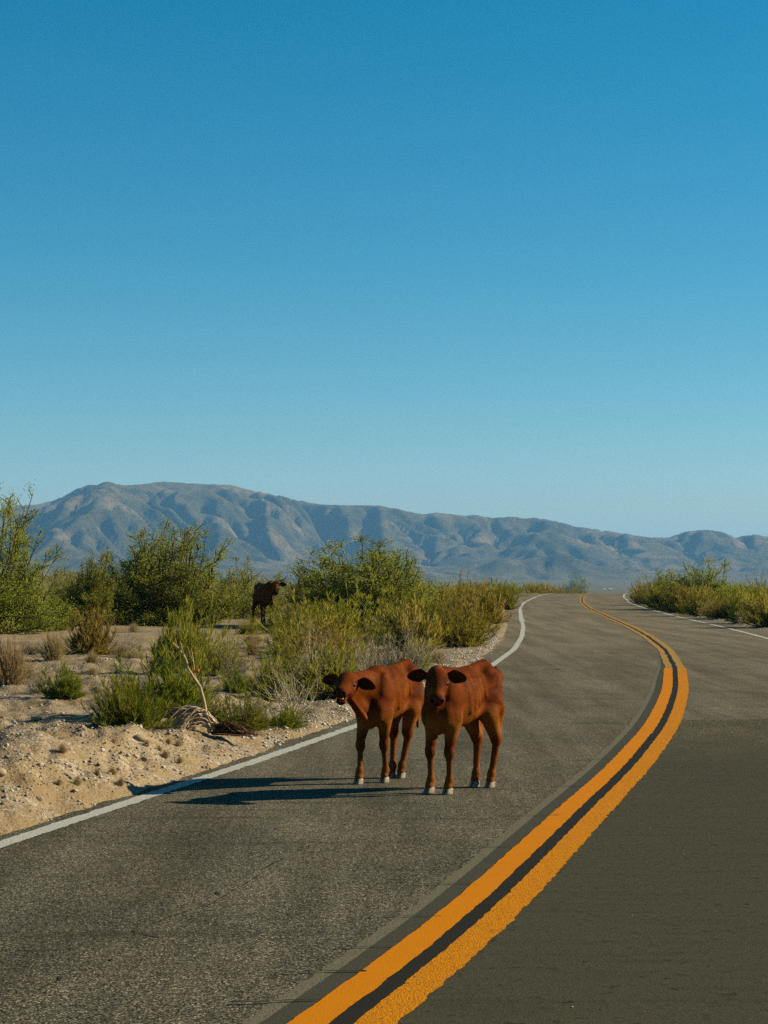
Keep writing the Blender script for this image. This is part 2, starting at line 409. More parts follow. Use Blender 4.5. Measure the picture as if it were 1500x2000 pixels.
hi = (off_r(yr) + np.interp(yr, [0, 40, 60, 120], [0.8, 0.8, 0.7, 0.55]))
tt = np.linspace(0, 1, 24)
road = grid_strip('road', yr, lo[:, None] + (hi - lo)[:, None] * tt[None, :], road_z, M['asphalt'])
tag(road, 'curving two lane asphalt road with worn chip seal', None, None, 'structure')

def jit(n, a, seed, k=7):
    r = np.random.default_rng(seed).normal(size=n + k) * a
    return np.convolve(r, np.ones(k) / k, 'valid')[:n] * math.sqrt(k)
def line(name, y0, y1, step, o0, o1, dz, mat, j0, j1, seed, label=None):
    """painted line between two offsets from the road's centre, with ragged edges"""
    y = np.arange(y0, y1, step)
    n = len(y); cs = road_cos(y)
    a = (o0(y) if callable(o0) else o0) + jit(n, j0, seed); b = (o1(y) if callable(o1) else o1) + jit(n, j1, seed + 1)
    o = strip(name, y, road_c(y) + a / cs, road_c(y) + b / cs, road_z(y) + dz, mat, road)
    if label: o['label'] = label
    return o
PAINT_END = 34.6
line('asphalt_patch', -20, 22.2, 0.03, 0.10, lambda y: off_r(y) + 0.6, 0.002, M['patch'], 0.008, 0.02, 1, 'smooth dark resurfaced patch of the right lane')
def taper(a, b): return lambda y: a + (b - a) * smooth(PAINT_END - 5, PAINT_END + 8, y)
line('sealer_strip', -10, PAINT_END, 0.015, -0.12, 0.12, 0.0045, M['blackstrip'], 0.004, 0.003, 3)
line('sealer_strip', -10, PAINT_END + 7, 0.015, taper(-0.29, -0.16), -0.15, 0.0026, M['sealside'], 0.0015, 0.002, 21)
line('sealer_strip', PAINT_END, 215, 0.2, -0.10, 0.10, 0.003, M['blackstrip'], 0.006, 0.006, 4)
line('ghost_line', -10, PAINT_END + 6, 0.012, taper(-0.362, -0.170), taper(-0.292, -0.161), 0.002, M['ghost'], 0.006, 0.001, 5, 'pale ghost of an older painted line')
line('yellow_line', -10, PAINT_END, 0.02, -0.192, -0.046, 0.007, M['yellow'], 0.002, 0.003, 7, 'fresh orange yellow line on the left lane side')
line('yellow_line', -10, PAINT_END, 0.012, 0.036, 0.186, 0.007, M['yellow_rough'], 0.0025, 0.0045, 9, 'fresh orange yellow line with ragged outer edge')
line('faded_yellow_line', PAINT_END + 0.03, 215, 0.1, -0.165, -0.045, 0.006, M['yellow_old'], 0.006, 0.006, 11)
line('faded_yellow_line', PAINT_END + 0.03, 215, 0.1, 0.035, 0.165, 0.006, M['yellow_old'], 0.006, 0.006, 13)
line('white_line', -6, 70, 0.014, lambda y: off_l(y) - 0.065, lambda y: off_l(y) + 0.065, 0.005, M['white'], 0.005, 0.005, 15)
line('white_line', 70.1, 215, 0.15, lambda y: off_l(y) - 0.085, lambda y: off_l(y) + 0.085, 0.007, M['white'], 0.01, 0.01, 17)
line('white_line', -6, 215, 0.08, lambda y: off_r(y) - 0.07, lambda y: off_r(y) + 0.07, 0.007, M['white'], 0.01, 0.01, 19)
# saw-cut grooves across the seal beside the yellow line
for k, yy in enumerate([7.54, 8.1, 8.64, 9.43, 10.4, 11.8, 13.35, 15.2, 17.4]):
    r = np.random.default_rng(100 + k)
    xs = np.linspace(-0.40 - r.random() * 0.12, -0.13 - r.random() * 0.1, 14)
    wob = np.cumsum(r.normal(size=14)) * 0.003
    th = 0.007 * (0.4 + r.random(14))
    ya = yy + wob + xs * 0.1; X = road_c(ya) + xs / road_cos(ya)
    v = np.concatenate([np.stack([X, ya - th, np.full(14, 0.0095)], -1), np.stack([X, ya + th, np.full(14, 0.0095)], -1)])
    i = np.arange(13); mesh_obj('groove', v, np.stack([i, i + 1, i + 15, i + 14], -1), M['crack'], road)
# cracks in the left lane
def crack(pts, w, seed, mat='crack'):
    r = np.random.default_rng(seed); P = []
    for (ax, ay), (bx, by) in zip(pts[:-1], pts[1:]):
        n = max(3, int(math.hypot(bx - ax, by - ay) / 0.03))
        for q in range(n): P.append((ax + (bx - ax) * q / n, ay + (by - ay) * q / n))
    P = np.array(P); P = P + r.normal(size=P.shape) * 0.006
    d = np.gradient(P, axis=0); nrm = np.stack([-d[:, 1], d[:, 0]], -1); nrm /= np.linalg.norm(nrm, axis=1)[:, None] + 1e-9
    th = w * np.clip(r.normal(0.6, 0.45, len(P)), 0.08, 1.6)[:, None]
    z = np.full((len(P), 1), 0.0042)
    v = np.concatenate([np.hstack([P - nrm * th, z]), np.hstack([P + nrm * th, z])]); n = len(P); i = np.arange(n - 1)
    mesh_obj('crack', v, np.stack([i, i + 1, i + 1 + n, i + n], -1), M[mat], road)
def g2(px, py):
    D = FPX * CAM_H / (py - HOR); return ((px - 750) * D / FPX, D)
crack([g2(262, 1814), g2(295, 1824), g2(330, 1828)], 0.006, 1)
crack([g2(30, 1855), g2(90, 1852), g2(170, 1847)], 0.004, 2)
crack([g2(80, 1925), g2(120, 1912), g2(125, 1900)], 0.006, 3)
crack([g2(135, 1741), g2(152, 1746)], 0.008, 4)
crack([g2(215, 1862), g2(226, 1876)], 0.007, 5)
crack([g2(508, 1698), g2(540, 1682), g2(560, 1670)], 0.006, 6)
crack([g2(424, 1738), g2(432, 1746)], 0.010, 7)
crack([g2(325, 1995), g2(350, 1975), g2(385, 1940)], 0.004, 8, 'ghost')
crack([g2(300, 1800), g2(420, 1760), g2(520, 1700)], 0.003, 9)
crack([g2(1360, 1274), g2(1395, 1273), g2(1432, 1273)], 0.05, 10)
crack([g2(1060, 1308), g2(1110, 1306)], 0.03, 11)
crack([g2(1345, 1311), g2(1400, 1309), g2(1490, 1303)], 0.015, 12)

# ------------------------------------------------------------------ mountains (stream-eroded height field)
SKY = [(-400, 1016), (-200, 1003), (-60, 994), (0, 988), (30, 978), (70, 976), (100, 970), (130, 955), (165, 938), (190, 937), (212, 930), (240, 938), (280, 936), (315, 931), (380, 935), (450, 938), (500, 950),
       (560, 962), (620, 976), (680, 978), (740, 978), (790, 988), (830, 996), (845, 992), (870, 994), (910, 999), (925, 996), (960, 1003), (1000, 1000), (1030, 1004), (1045, 1002),
       (1080, 1008), (1130, 1020), (1200, 1030), (1260, 1040), (1300, 1042), (1340, 1030), (1375, 1026), (1410, 1030), (1440, 1040), (1475, 1035), (1500, 1040), (1600, 1046), (1800, 1052), (2100, 1060)]
_sa = np.array([(p[0] - 750) / FPX for p in SKY]); _se = np.array([(HOR - p[1]) / FPX for p in SKY])
def build_mountain():
    nx, ny = 460, 200
    X1 = np.linspace(-3000, 3300, nx); Y1 = np.linspace(4700, 8300, ny)
    X, Y = np.meshgrid(X1, Y1, indexing='ij')
    yr_ = 7200 + 250 * np.sin(X / 900.0)
    a = X / yr_
    Hr = np.interp(a, _sa, _se) * yr_
    t = np.clip(1 - np.abs(Y - yr_) / np.where(Y < yr_, 2300, 1400), 0, 1)
    # buttresses and embayments in the mountain front
    tb = np.clip(t + (0.17 * fbm(X / 620, Y / 2600, 2, 71) + 0.05 * fbm(X / 230, Y / 900, 2, 75)) * smooth(0.02, 0.3, t) * (1 - smooth(0.85, 1.0, t)), 0, 1)
    base = Hr * (0.26 * smooth(-0.25, 0.75, tb) * smooth(0, 0.2, t) + 0.74 * smooth(0.30, 0.97, tb) ** 1.1)
    Z = base + 26 * t * fbm(X / 420, Y / 420, 4, 72) + 9 * smooth(0.1, .5, t) * fbm(X / 120, Y / 120, 4, 81)
    # scattered foothill cones
    Z = Z + 75 * np.clip(fbm(X / 330 + 9, Y / 420, 2, 91) - 0.18, 0, 1) * smooth(0.15, 0.3, t) * (1 - smooth(0.5, 0.7, t))
    up = 0.02 * base
    dx = X1[1] - X1[0]
    N = nx * ny
    nb = [(-1, 0), (1, 0), (0, -1), (0, 1), (-1, -1), (-1, 1), (1, -1), (1, 1)]
    bnd = np.zeros((nx, ny), bool); bnd[0] = bnd[-1] = True; bnd[:, 0] = bnd[:, -1] = True
    idx = np.arange(N).reshape(nx, ny)
    for it in range(18):
        best = np.zeros((nx, ny)); rec = idx.copy(); dist = np.ones((nx, ny)) * dx
        for (i, j) in nb:
            zz = np.roll(np.roll(Z, -i, 0), -j, 1); ii = np.roll(np.roll(idx, -i, 0), -j, 1)
            L = dx * math.hypot(i, j); s = (Z - zz) / L
            m = (s > best) & ~bnd
            best = np.where(m, s, best); rec = np.where(m, ii, rec); dist = np.where(m, L, dist)
        zf = Z.ravel(); order = np.argsort(-zf).tolist(); recl = rec.ravel().tolist()
        area = [1.0] * N
        for k in order:
            q = recl[k]
            if q != k: area[q] += area[k]
        K = 0.10
        F = (K * np.sqrt(np.array(area)) * (dx / dist.ravel())).tolist()
        z = (zf + up.ravel()).tolist()
        for k in reversed(order):
            q = recl[k]
            if q != k:
                f = F[k]; zn = (z[k] + f * z[q]) / (1 + f)
                if zn < z[k]: z[k] = zn
        Z = np.array(z).reshape(nx, ny)
        # hillslope creep
        lap = (np.roll(Z, 1, 0) + np.roll(Z, -1, 0) + np.roll(Z, 1, 1) + np.roll(Z, -1, 1) - 4 * Z)
        Z = np.where(bnd, Z, Z + 0.03 * lap)
    Z = Z + (7 * fbm(X / 75, Y / 75, 3, 95) - 16 * np.abs(fbm(X / 95, Y / 420, 3, 97))) * smooth(0.25, 0.5, t)
    # bring the skyline to its measured height
    ang_ = X / Y
    for NB, sm in ((300, 3), (520, 1), (520, 1)):
        bins = np.linspace(-0.62, 0.62, NB)
        el = np.full(NB, 1e-4); bi = np.clip(((ang_ + 0.62) / 1.24 * (NB - 1)).round().astype(int), 0, NB - 1)
        np.maximum.at(el, bi.ravel(), ((Z - CAM_H) / Y).ravel())
        ok = el > 2e-4; el = np.interp(bins, bins[ok], el[ok])
        ratio = np.interp(bins, _sa, _se) / el
        if sm > 1: ratio = np.convolve(np.pad(ratio, sm // 2, mode='edge'), np.ones(sm) / sm, 'valid')
        fac = np.clip(np.interp(ang_, bins, ratio), 0.5, 2.0)
        up_ = smooth(0.45, 0.9, Z / (Hr + 1)) if sm == 1 else 1.0
        Z = Z * (1 + (fac - 1) * up_)
    edge = smooth(0, 0.08, np.minimum((Y - 4700) / 3600, (8300 - Y) / 3600)) * smooth(0, .05, np.minimum((X + 3000) / 6300, (3300 - X) / 6300))
    Z = (Z + 6) * edge - 22
    g = np.arange(N).reshape(nx, ny)
    f = np.stack([g[:-1, :-1], g[1:, :-1], g[1:, 1:], g[:-1, 1:]], -1).reshape(-1, 4)
    o = mesh_obj('mountain_range', np.stack([X, Y, Z], -1).reshape(-1, 3), f, M['mountain'], smooth=True)
    tag(o, 'long hazy blue mountain ridge falling away to the right', None, None, 'structure')
    return float(Z.max())
MT_TOP = build_mountain()
# ------------------------------------------------------------------ cattle: one smooth-blended surface each
class Blend:
    def __init__(s, lo, hi, h):
        s.h = h; s.lo = np.array(lo, float)
        s.n = np.ceil((np.array(hi) - s.lo) / h).astype(int) + 1
        s.d = np.full(s.n, 1.0, np.float32)
    def _box(s, lo, hi, pad):
        a = np.clip(np.floor((np.array(lo) - pad - s.lo) / s.h).astype(int), 0, s.n - 1)
        b = np.clip(np.ceil((np.array(hi) + pad - s.lo) / s.h).astype(int) + 1, 1, s.n)
        sl = tuple(slice(i, j) for i, j in zip(a, b))
        g = np.stack(np.meshgrid(*[s.lo[k] + s.h * np.arange(a[k], b[k]) for k in range(3)], indexing='ij'), -1)
        return sl, g
    def _mix(s, sl, d, k, sub=False):
        o = s.d[sl]
        if sub:
            d = -d; h = np.clip(0.5 - 0.5 * (o - d) / k, 0, 1); s.d[sl] = o * (1 - h) + d * h + k * h * (1 - h)
        else:
            h = np.clip(0.5 + 0.5 * (o - d) / k, 0, 1); s.d[sl] = o * (1 - h) + d * h - k * h * (1 - h)
    def ell(s, c, r, R=None, k=0.04, sub=False):
        c = np.array(c, float); r = np.array(r, float); m = r.max()
        sl, g = s._box(c - m, c + m, k + 0.05); p = g - c
        if R is not None: p = p @ np.asarray(R, float)     # columns of R: the ellipsoid's axes
        k0 = np.linalg.norm(p / r, axis=-1); k1 = np.linalg.norm(p / (r * r), axis=-1) + 1e-9
        s._mix(sl, np.where(k0 < 1e-6, -r.min(), k0 * (k0 - 1) / k1), k, sub)
    def cone(s, a, b, ra, rb, k=0.03, flat=None, sub=False):
        """round cone from a to b; flat = (axis, factor) squeezes it along an axis"""
        a = np.array(a, float); b = np.array(b, float); m = max(ra, rb)
        sl, g = s._box(np.minimum(a, b) - m, np.maximum(a, b) + m, k + 0.04)
        ab = b - a; L = ab @ ab + 1e-12
        p = g - a; t = np.clip(p @ ab / L, 0, 1); v = p - t[..., None] * ab
        if flat is not None:
            ax = np.array(flat[0], float); w = v @ ax
            v = v + (1 / flat[1] - 1) * w[..., None] * ax
        d = np.linalg.norm(v, axis=-1) - (ra + (rb - ra) * t)
        if flat is not None: d = d * (0.5 + 0.5 * flat[1])
        s._mix(sl, d, k, sub)
    def surface(s):
        d = s.d; ins = d < 0
        c = [ins[i:i + d.shape[0] - 1, j:j + d.shape[1] - 1, k:k + d.shape[2] - 1] for i in (0, 1) for j in (0, 1) for k in (0, 1)]
        anyi = np.logical_or.reduce(c); alli = np.logical_and.reduce(c); mask = anyi & ~alli
        ijk = np.argwhere(mask); idx = np.full(mask.shape, -1, np.int64); idx[mask] = np.arange(len(ijk))
        off = np.array([(i, j, k) for i in (0, 1) for j in (0, 1) for k in (0, 1)])
        vals = np.stack([d[tuple((ijk + o).T)] for o in off], 1)
        acc = np.zeros((len(ijk), 3)); cnt = np.zeros(len(ijk))
        for e0 in range(8):
            for e1 in range(e0 + 1, 8):
                if np.abs(off[e0] - off[e1]).sum() != 1: continue
                a, b = vals[:, e0], vals[:, e1]; x = (a < 0) != (b < 0)
                t = np.where(x, a / np.where(x, a - b, 1), 0)
                acc += np.where(x[:, None], off[e0] + (off[e1] - off[e0]) * t[:, None], 0); cnt += x
        v = s.lo + s.h * (ijk + acc / cnt[:, None])
        faces = []
        for ax in range(3):
            u, w = [(1, 2), (2, 0), (0, 1)][ax]
            A = [slice(None)] * 3; B = [slice(None)] * 3; A[ax] = slice(0, -1); B[ax] = slice(1, None)
            sa, sb = ins[tuple(A)], ins[tuple(B)]
            e = np.argwhere(sa != sb)
            e = e[(e[:, u] > 0) & (e[:, w] > 0) & (e[:, u] < d.shape[u] - 1) & (e[:, w] < d.shape[w] - 1)]
            eu = np.eye(3, dtype=int)[u]; ew = np.eye(3, dtype=int)[w]
            q = np.stack([idx[tuple((e - eu - ew).T)], idx[tuple((e - ew).T)], idx[tuple(e.T)], idx[tuple((e - eu).T)]], 1)
            fl = sb[tuple(e.T)]
            q[fl] = q[fl][:, ::-1]; faces.append(q)
        return v, np.concatenate(faces)

def claw_pair(name, loc, fwd, mat, parent, s=1.0):
    """cloven hoof: two horn claws side by side"""
    V = []; Fc = []
    f = np.array([fwd[0], fwd[1], 0.0]); f /= np.linalg.norm(f); l = np.array([-f[1], f[0], 0])
    prof = [(0.000, 1.00), (0.010, 0.99), (0.024, 0.92), (0.038, 0.82), (0.046, 0.6)]
    for sd in (-1, 1):
        base = len(V); nseg = 14
        for (z, q) in prof:
            for a in range(nseg):
                th = 2 * math.pi * a / nseg
                cx = math.cos(th); sy = math.sin(th)
                px = (0.045 if cx > 0 else 0.034) * np.sign(cx) * abs(cx) ** 0.8 * q + (0.012 - z * 0.42)
                py = 0.0165 * np.sign(sy) * abs(sy) ** 0.7 * q + sd * (0.0185 - 0.004 * max(cx, 0))
                V.append(np.array(loc) + s * (f * px + l * py + np.array([0, 0, z])))
        m = len(prof)
        for i in range(m - 1):
            for a in range(nseg):
                b = (a + 1) % nseg
                Fc.append((base + i * nseg + a, base + i * nseg + b, base + (i + 1) * nseg + b, base + (i + 1) * nseg + a))
        Fc.append(tuple(base + nseg - 1 - a for a in range(nseg)))
        Fc.append(tuple(base + (m - 1) * nseg + a for a in range(nseg)))
    return mesh_obj(name, np.array(V), Fc, mat, parent, smooth=True)

def ear_mesh(name, base, out, face, mat, parent, L=0.17, W=0.10, cup=0.03, droop=0.02):
    """leaf-shaped cupped ear with thickness; out: direction it points, face: direction its opening faces"""
    out = np.array(out, float); out /= np.linalg.norm(out)
    face = np.array(face, float); face -= out * (face @ out); face /= np.linalg.norm(face)
    wv = np.cross(face, out)
    nu, nv = 15, 11; V = []
    for side in (0, 1):
        for i in range(nu):
            t = i / (nu - 1)
            hw = W * 0.5 * max(0.05, (0.30 + 0.70 * float(smooth(0.0, 0.42, t))) * max(0.0, 1 - max(0.0, (t - 0.36) / 0.64) ** 1.9) ** 0.62)
            for j in range(nv):
                q = -1 + 2 * j / (nv - 1)
                dep = cup * (q * q - 0.55) * math.sin(math.pi * (0.12 + 0.8 * t))
                th = (0.0085 if t < 0.9 else 0.004) * (1 - 0.6 * q * q)
                pnt = np.array(base) + out * (L * t) + wv * (hw * q) + face * (dep - (th if side else 0)) + np.array([0, 0, -droop * t * t])
                V.append(pnt)
    Fc = []
    n = nu * nv
    for i in range(nu - 1):
        for j in range(nv - 1):
            a = i * nv + j; Fc.append((a, a + 1, a + nv + 1, a + nv)); b = a + n; Fc.append((b, b + nv, b + nv + 1, b + 1))
        a = i * nv; Fc.append((a, a + nv, a + nv + n, a + n)); a = i * nv + nv - 1; Fc.append((a, a + n, a + nv + n, a + nv))
    for j in range(nv - 1):
        a = j; Fc.append((a, a + n, a + n + 1, a + 1)); a = (nu - 1) * nv + j; Fc.append((a, a + 1, a + 1 + n, a + n))
    V = np.array(V)
    tint = np.zeros((len(V), 3)); tint[:n, 1] = 0.10  # inner side darkened in the colour, standing in for its shade
    return mesh_obj(name, V, Fc, mat, parent, smooth=True, colors=tint)

def ball(name, c, r, mat, parent, sq=(1, 1, 1)):
    bm = bmesh.new(); bmesh.ops.create_uvsphere(bm, u_segments=16, v_segments=10, radius=r)
    V = np.array([v.co for v in bm.verts]) * np.array(sq) + np.array(c); Fc = [[v.index for v in f.verts] for f in bm.faces]; bm.free()
    return mesh_obj(name, V, Fc, mat, parent, smooth=True)

def cattle(name, center, heading, feet, poll, hdir, hroll, mats, h=0.0075, s=1.0, mouth=0.0, adult=False, ears=None, zoff=0.0, neck_r=(0.145, 0.085)):
    """feet: FL, FR, HL, HR in world xy; poll: world point of the top of the head; hdir: world direction of the face"""
    hd = np.array([heading[0], heading[1], 0.0]); hd /= np.linalg.norm(hd)
    ang_ = math.atan2(hd[1], hd[0])
    root = empty(name, (center[0], center[1], zoff), ang_, (s, s, s))
    Rl = np.array([[hd[0], hd[1], 0], [-hd[1], hd[0], 0], [0, 0, 1]])        # world -> local
    def loc(p): return Rl @ (np.array([p[0] - center[0], p[1] - center[1], (p[2] if len(p) > 2 else zoff) - zoff])) / s
    pl = loc(poll); f = Rl @ np.array(hdir, float); f /= np.linalg.norm(f)
    u = np.array([0, 0, 1.0]) - f * f[2]; u /= np.linalg.norm(u); l = np.cross(u, f)
    cr, sr_ = math.cos(hroll), math.sin(hroll); u, l = u * cr + l * sr_, l * cr - u * sr_
    HS = 1.0 if not adult else 1.12
    hp = lambda a, b, c: pl + HS * (f * a + l * b + u * c)
    HR = np.stack([f, l, u], 1)
    B = Blend((-0.56, -0.34, -0.0), (1.10, 0.46, 1.16 if adult else 1.06), h)
    # trunk
    B.ell((0.19, 0, 0.678), (0.180, 0.120, 0.230), k=0.04)
    B.ell((0.04, 0, 0.690), (0.24, 0.146, 0.212 if not adult else 0.25), k=0.05)
    B.ell((-0.17, 0, 0.755), (0.21, 0.124, 0.166), k=0.05)
    B.ell((-0.30, 0, 0.775), (0.145, 0.114, 0.170), k=0.045)
    if not adult:
        for y in (-1, 1):                                                       # ribs faintly showing
            for q in range(5):
                xx = 0.10 - q * 0.055
                B.cone((xx, y * 0.100, 0.83 - 0.012 * (q % 2)), (xx - 0.04, y * 0.128, 0.60 + 0.025 * q), 0.012, 0.010, 0.035)
    B.cone((0.22, 0, 0.885), (-0.05, 0, 0.872), 0.035, 0.03, 0.06)           # withers and spine
    B.cone((-0.05, 0, 0.872), (-0.30, 0, 0.925), 0.03, 0.035, 0.06)
    for y in (-1, 1):
        B.ell((-0.245, y * 0.100, 0.868), (0.06, 0.03, 0.04), k=0.06)         # hook bones
        B.ell((-0.425, y * 0.06, 0.83), (0.04, 0.03, 0.05), k=0.05)            # pin bones
        B.ell((0.235, y * 0.096, 0.68), (0.085, 0.044, 0.20), k=0.022)           # shoulder blade
        B.ell((0.310, y * 0.080, 0.585), (0.062, 0.046, 0.10), k=0.025)          # point of shoulder
        B.ell((-0.305, y * 0.078, 0.675), (0.120, 0.056, 0.19), k=0.035)        # thigh
        B.cone((-0.175, y * 0.180, 0.82), (-0.135, y * 0.172, 0.66), 0.030, 0.030, 0.06, sub=True) # hollow of the flank
    B.ell((0.300, 0, 0.535), (0.080, 0.055, 0.105), k=0.04)                     # brisket
    # neck
    n0 = np.array([0.25, 0, 0.765]); n1 = hp(0.035, 0, -0.085)
    side = np.cross(n1 - n0, (0, 0, 1)); side /= np.linalg.norm(side)
    B.cone(n0, n1, neck_r[0], neck_r[1], 0.06, flat=(side, 0.66))
    th = hp(0.075, 0, -0.15)
    B.cone((0.335, 0, 0.56), th, 0.062, 0.042, 0.05, flat=(side, 0.7))
    for q in (-0.026, 0.03):                                                  # folds of loose skin down the throat
        sd = side * q
        B.cone(np.array([0.385, 0, 0.50]) + sd * 0.7, th * 0.8 + np.array([0.36, 0, .56]) * 0.2 + sd * 0.6 + np.array([0.02, 0, -0.01]), 0.021, 0.017, 0.012)
    for y in (-1, 1):                                                          # creases before and behind the shoulder
        B.cone((0.345, y * 0.135, 0.80), (0.385, y * 0.118, 0.58), 0.022, 0.020, 0.03, sub=True)
        B.cone((0.135, y * 0.186, 0.80), (0.150, y * 0.172, 0.56), 0.026, 0.022, 0.035, sub=True)
    # head
    B.ell(hp(0.055, 0, -0.060), HS * np.array((0.088, 0.077, 0.078)), HR, 0.03)
    B.ell(hp(0.105, 0, -0.045), HS * np.array((0.085, 0.070, 0.056)), HR, 0.03)
    for y in (-1, 1):
        B.ell(hp(0.112, y * 0.060, -0.040), HS * np.array((0.036, 0.022, 0.024)), HR, 0.022)     # brow
        B.ell(hp(0.105, y * 0.040, -0.105), HS * np.array((0.085, 0.032, 0.055)), HR, 0.03)      # cheek
        B.ell(hp(0.150, y * 0.052, -0.083), HS * np.array((0.045, 0.014, 0.016)), HR, 0.02)      # cheek bone
    B.cone(hp(0.13, 0, -0.062), hp(0.265, 0, -0.066), HS * 0.056, HS * 0.040, 0.03)
    B.ell(hp(0.165, 0, -0.072), HS * np.array((0.095, 0.067, 0.050)), HR, 0.03)
    B.ell(hp(0.272, 0, -0.072), HS * np.array((0.046, 0.054, 0.040)), HR, 0.025)
    for y in (-1, 1): B.ell(hp(0.290, y * 0.034, -0.066), HS * np.array((0.024, 0.022, 0.024)), HR, 0.018)
    for y in (-1, 1): B.ell(hp(0.205, y * 0.082, -0.066), HS * np.array((0.055, 0.020, 0.030)), HR, 0.02, sub=True)   # hollow beside the bridge
    dj = mouth
    B.cone(hp(0.10, 0, -0.118), hp(0.255, 0, -0.106 - dj), HS * 0.045, HS * 0.029, 0.03 if not mouth else 0.02)
    B.ell(hp(0.265, 0, -0.108 - dj), HS * np.array((0.032, 0.040, 0.022)), HR, 0.02)
    if mouth:
        B.ell(hp(0.285, 0, -0.100 - dj * 0.35), HS * np.array((0.055, 0.034, 0.012 + dj * 0.25)), HR, 0.012, sub=True)
    else:
        B.ell(hp(0.318, 0, -0.098), HS * np.array((0.05, 0.05, 0.004)), HR, 0.012, sub=True)
    for y in (-1, 1):
        B.cone(hp(0.311, y * 0.030, -0.060), hp(0.300, y * 0.046, -0.052), 0.0075, 0.0055, 0.006, sub=True)
        B.ell(hp(0.124, y * 0.082, -0.054), HS * np.array((0.026, 0.012, 0.017)), HR, 0.010, sub=True)
    # legs
    fl = [loc(p) for p in feet]
    feet_l = []
    for q, ft in enumerate(fl):
        y = 1 if q % 2 == 0 else -1
        fx, fy = ft[0], ft[1]
        if q < 2:
            E_ = np.array([0.225, y * 0.088, 0.545]); K_ = np.array([0.40 * E_[0] + 0.60 * fx + 0.016, 0.45 * E_[1] + 0.55 * fy, 0.300])
            Ft = np.array([fx - 0.018, fy, 0.098])
            B.cone(E_, K_ + (0, 0, 0.03), 0.066, 0.033, 0.03)
            B.ell(E_ + (0.03, 0, 0.02), (0.075, 0.05, 0.10), k=0.04)
            B.ell(K_, (0.039, 0.039, 0.052), k=0.018)
            B.cone(K_ - (0, 0, 0.03), Ft, 0.0225, 0.0195, 0.014)
            B.ell(Ft, (0.033, 0.031, 0.040), k=0.016)
            B.cone(Ft, (fx + 0.004, fy, 0.055), 0.027, 0.031, 0.013)
            B.ell(Ft + (-0.030, 0, -0.012), (0.014, 0.022, 0.012), k=0.01)      # dew claws
        else:
            S_ = np.array([-0.185, y * 0.098, 0.565]); Hk = np.array([min(fx - 0.055, -0.24) * 0.65 + 0.35 * (fx - 0.05), 0.4 * y * 0.10 + 0.6 * fy, 0.365])
            Ft = np.array([fx - 0.016, fy, 0.100])
            B.cone((-0.28, y * 0.088, 0.64), S_, 0.09, 0.060, 0.045)
            B.cone(S_ + (-0.03, 0, 0), Hk + (0.015, 0, 0.015), 0.072, 0.042, 0.035)
            B.cone((-0.36, y * 0.09, 0.58), Hk + (-0.022, 0, 0.03), 0.055, 0.019, 0.04)
            B.ell(Hk, (0.048, 0.039, 0.056), k=0.02)
            B.ell(Hk + (-0.030, 0, 0.035), (0.022, 0.02, 0.028), k=0.02)
            B.cone(Hk - (0, 0, 0.03), Ft, 0.029, 0.0225, 0.016)
            B.ell(Ft, (0.034, 0.032, 0.042), k=0.016)
            B.cone(Ft, (fx + 0.004, fy, 0.055), 0.027, 0.031, 0.013)
            B.ell(Ft + (-0.032, 0, -0.012), (0.014, 0.022, 0.012), k=0.01)
        feet_l.append((fx, fy, 0.0))
    # skin fold from the flank to the stifle
    for y in (-1, 1):
        B.cone((-0.05, y * 0.08, 0.56), (-0.16, y * 0.09, 0.60), 0.02, 0.025, 0.04)
    # tail
    tl = [(-0.455, 0, 0.885), (-0.49, 0, 0.80), (-0.50, 0.01, 0.66), (-0.495, 0.015, 0.52), (-0.49, 0.015, 0.40)]
    for a, b, ra, rb in zip(tl[:-1], tl[1:], (0.026, 0.019, 0.015, 0.02), (0.019, 0.015, 0.018, 0.012)): B.cone(a, b, ra, rb, 0.02)
    v, fc = B.surface()
    # pull the flat cut at the ground side up into the hoof
    keep = v[:, 2] > -1
    # coat zones, with some face shading painted in
    col = np.zeros((len(v), 3))
    nz = fbm(v[:, 0] * 9, v[:, 1] * 9 + v[:, 2] * 7, 3, 5)
    belly = (1 - smooth(0.44, 0.66, v[:, 2] + 0.05 * nz)) * smooth(0.36, 0.44, v[:, 2]) * (np.abs(v[:, 1]) < 0.2)
    col[:, 0] = np.clip(0.55 * belly + 0.35 * (1 - smooth(0.10, 0.34, v[:, 2] + 0.05 * nz)), 0, 1)
    a_ = (v - pl) @ f / HS; b_ = (v - pl) @ l / HS; c_ = (v - pl) @ u / HS
    head = (np.abs(b_) < 0.12) & (c_ > -0.2) & (c_ < 0.1)
    col[:, 0] *= ~head
    muz = smooth(0.235, 0.300, a_ + 0.02 * nz) * head * (a_ < 0.36)
    col[:, 1] = np.clip(0.62 * muz + head * 0.12 * smooth(0.03, 0.1, a_) * (1 - smooth(0.16, 0.22, a_)) * smooth(-0.06, -0.02, c_), 0, 1)  # dark muzzle; forehead's dark tone also carries some painted shade
    for y in (-1, 1):
        dn = np.linalg.norm(np.stack([a_ - 0.308, b_ - y * 0.036, c_ + 0.057], 1), axis=1)
        col[:, 1] = np.maximum(col[:, 1], (dn < 0.014) * 1.0)
        rim = np.exp(-((dn - 0.021) / 0.006) ** 2) * head
        col[:, 2] = np.maximum(col[:, 2], 0.25 * rim)
        de = np.linalg.norm(np.stack([(a_ - 0.118) * 0.8, b_ - y * 0.076, c_ + 0.056], 1), axis=1)
        col[:, 2] = np.maximum(col[:, 2], 0.3 * np.exp(-((de - 0.024) / 0.007) ** 2) * head * (c_ < -0.056))  # highlight on the lower eyelid, put into the colour
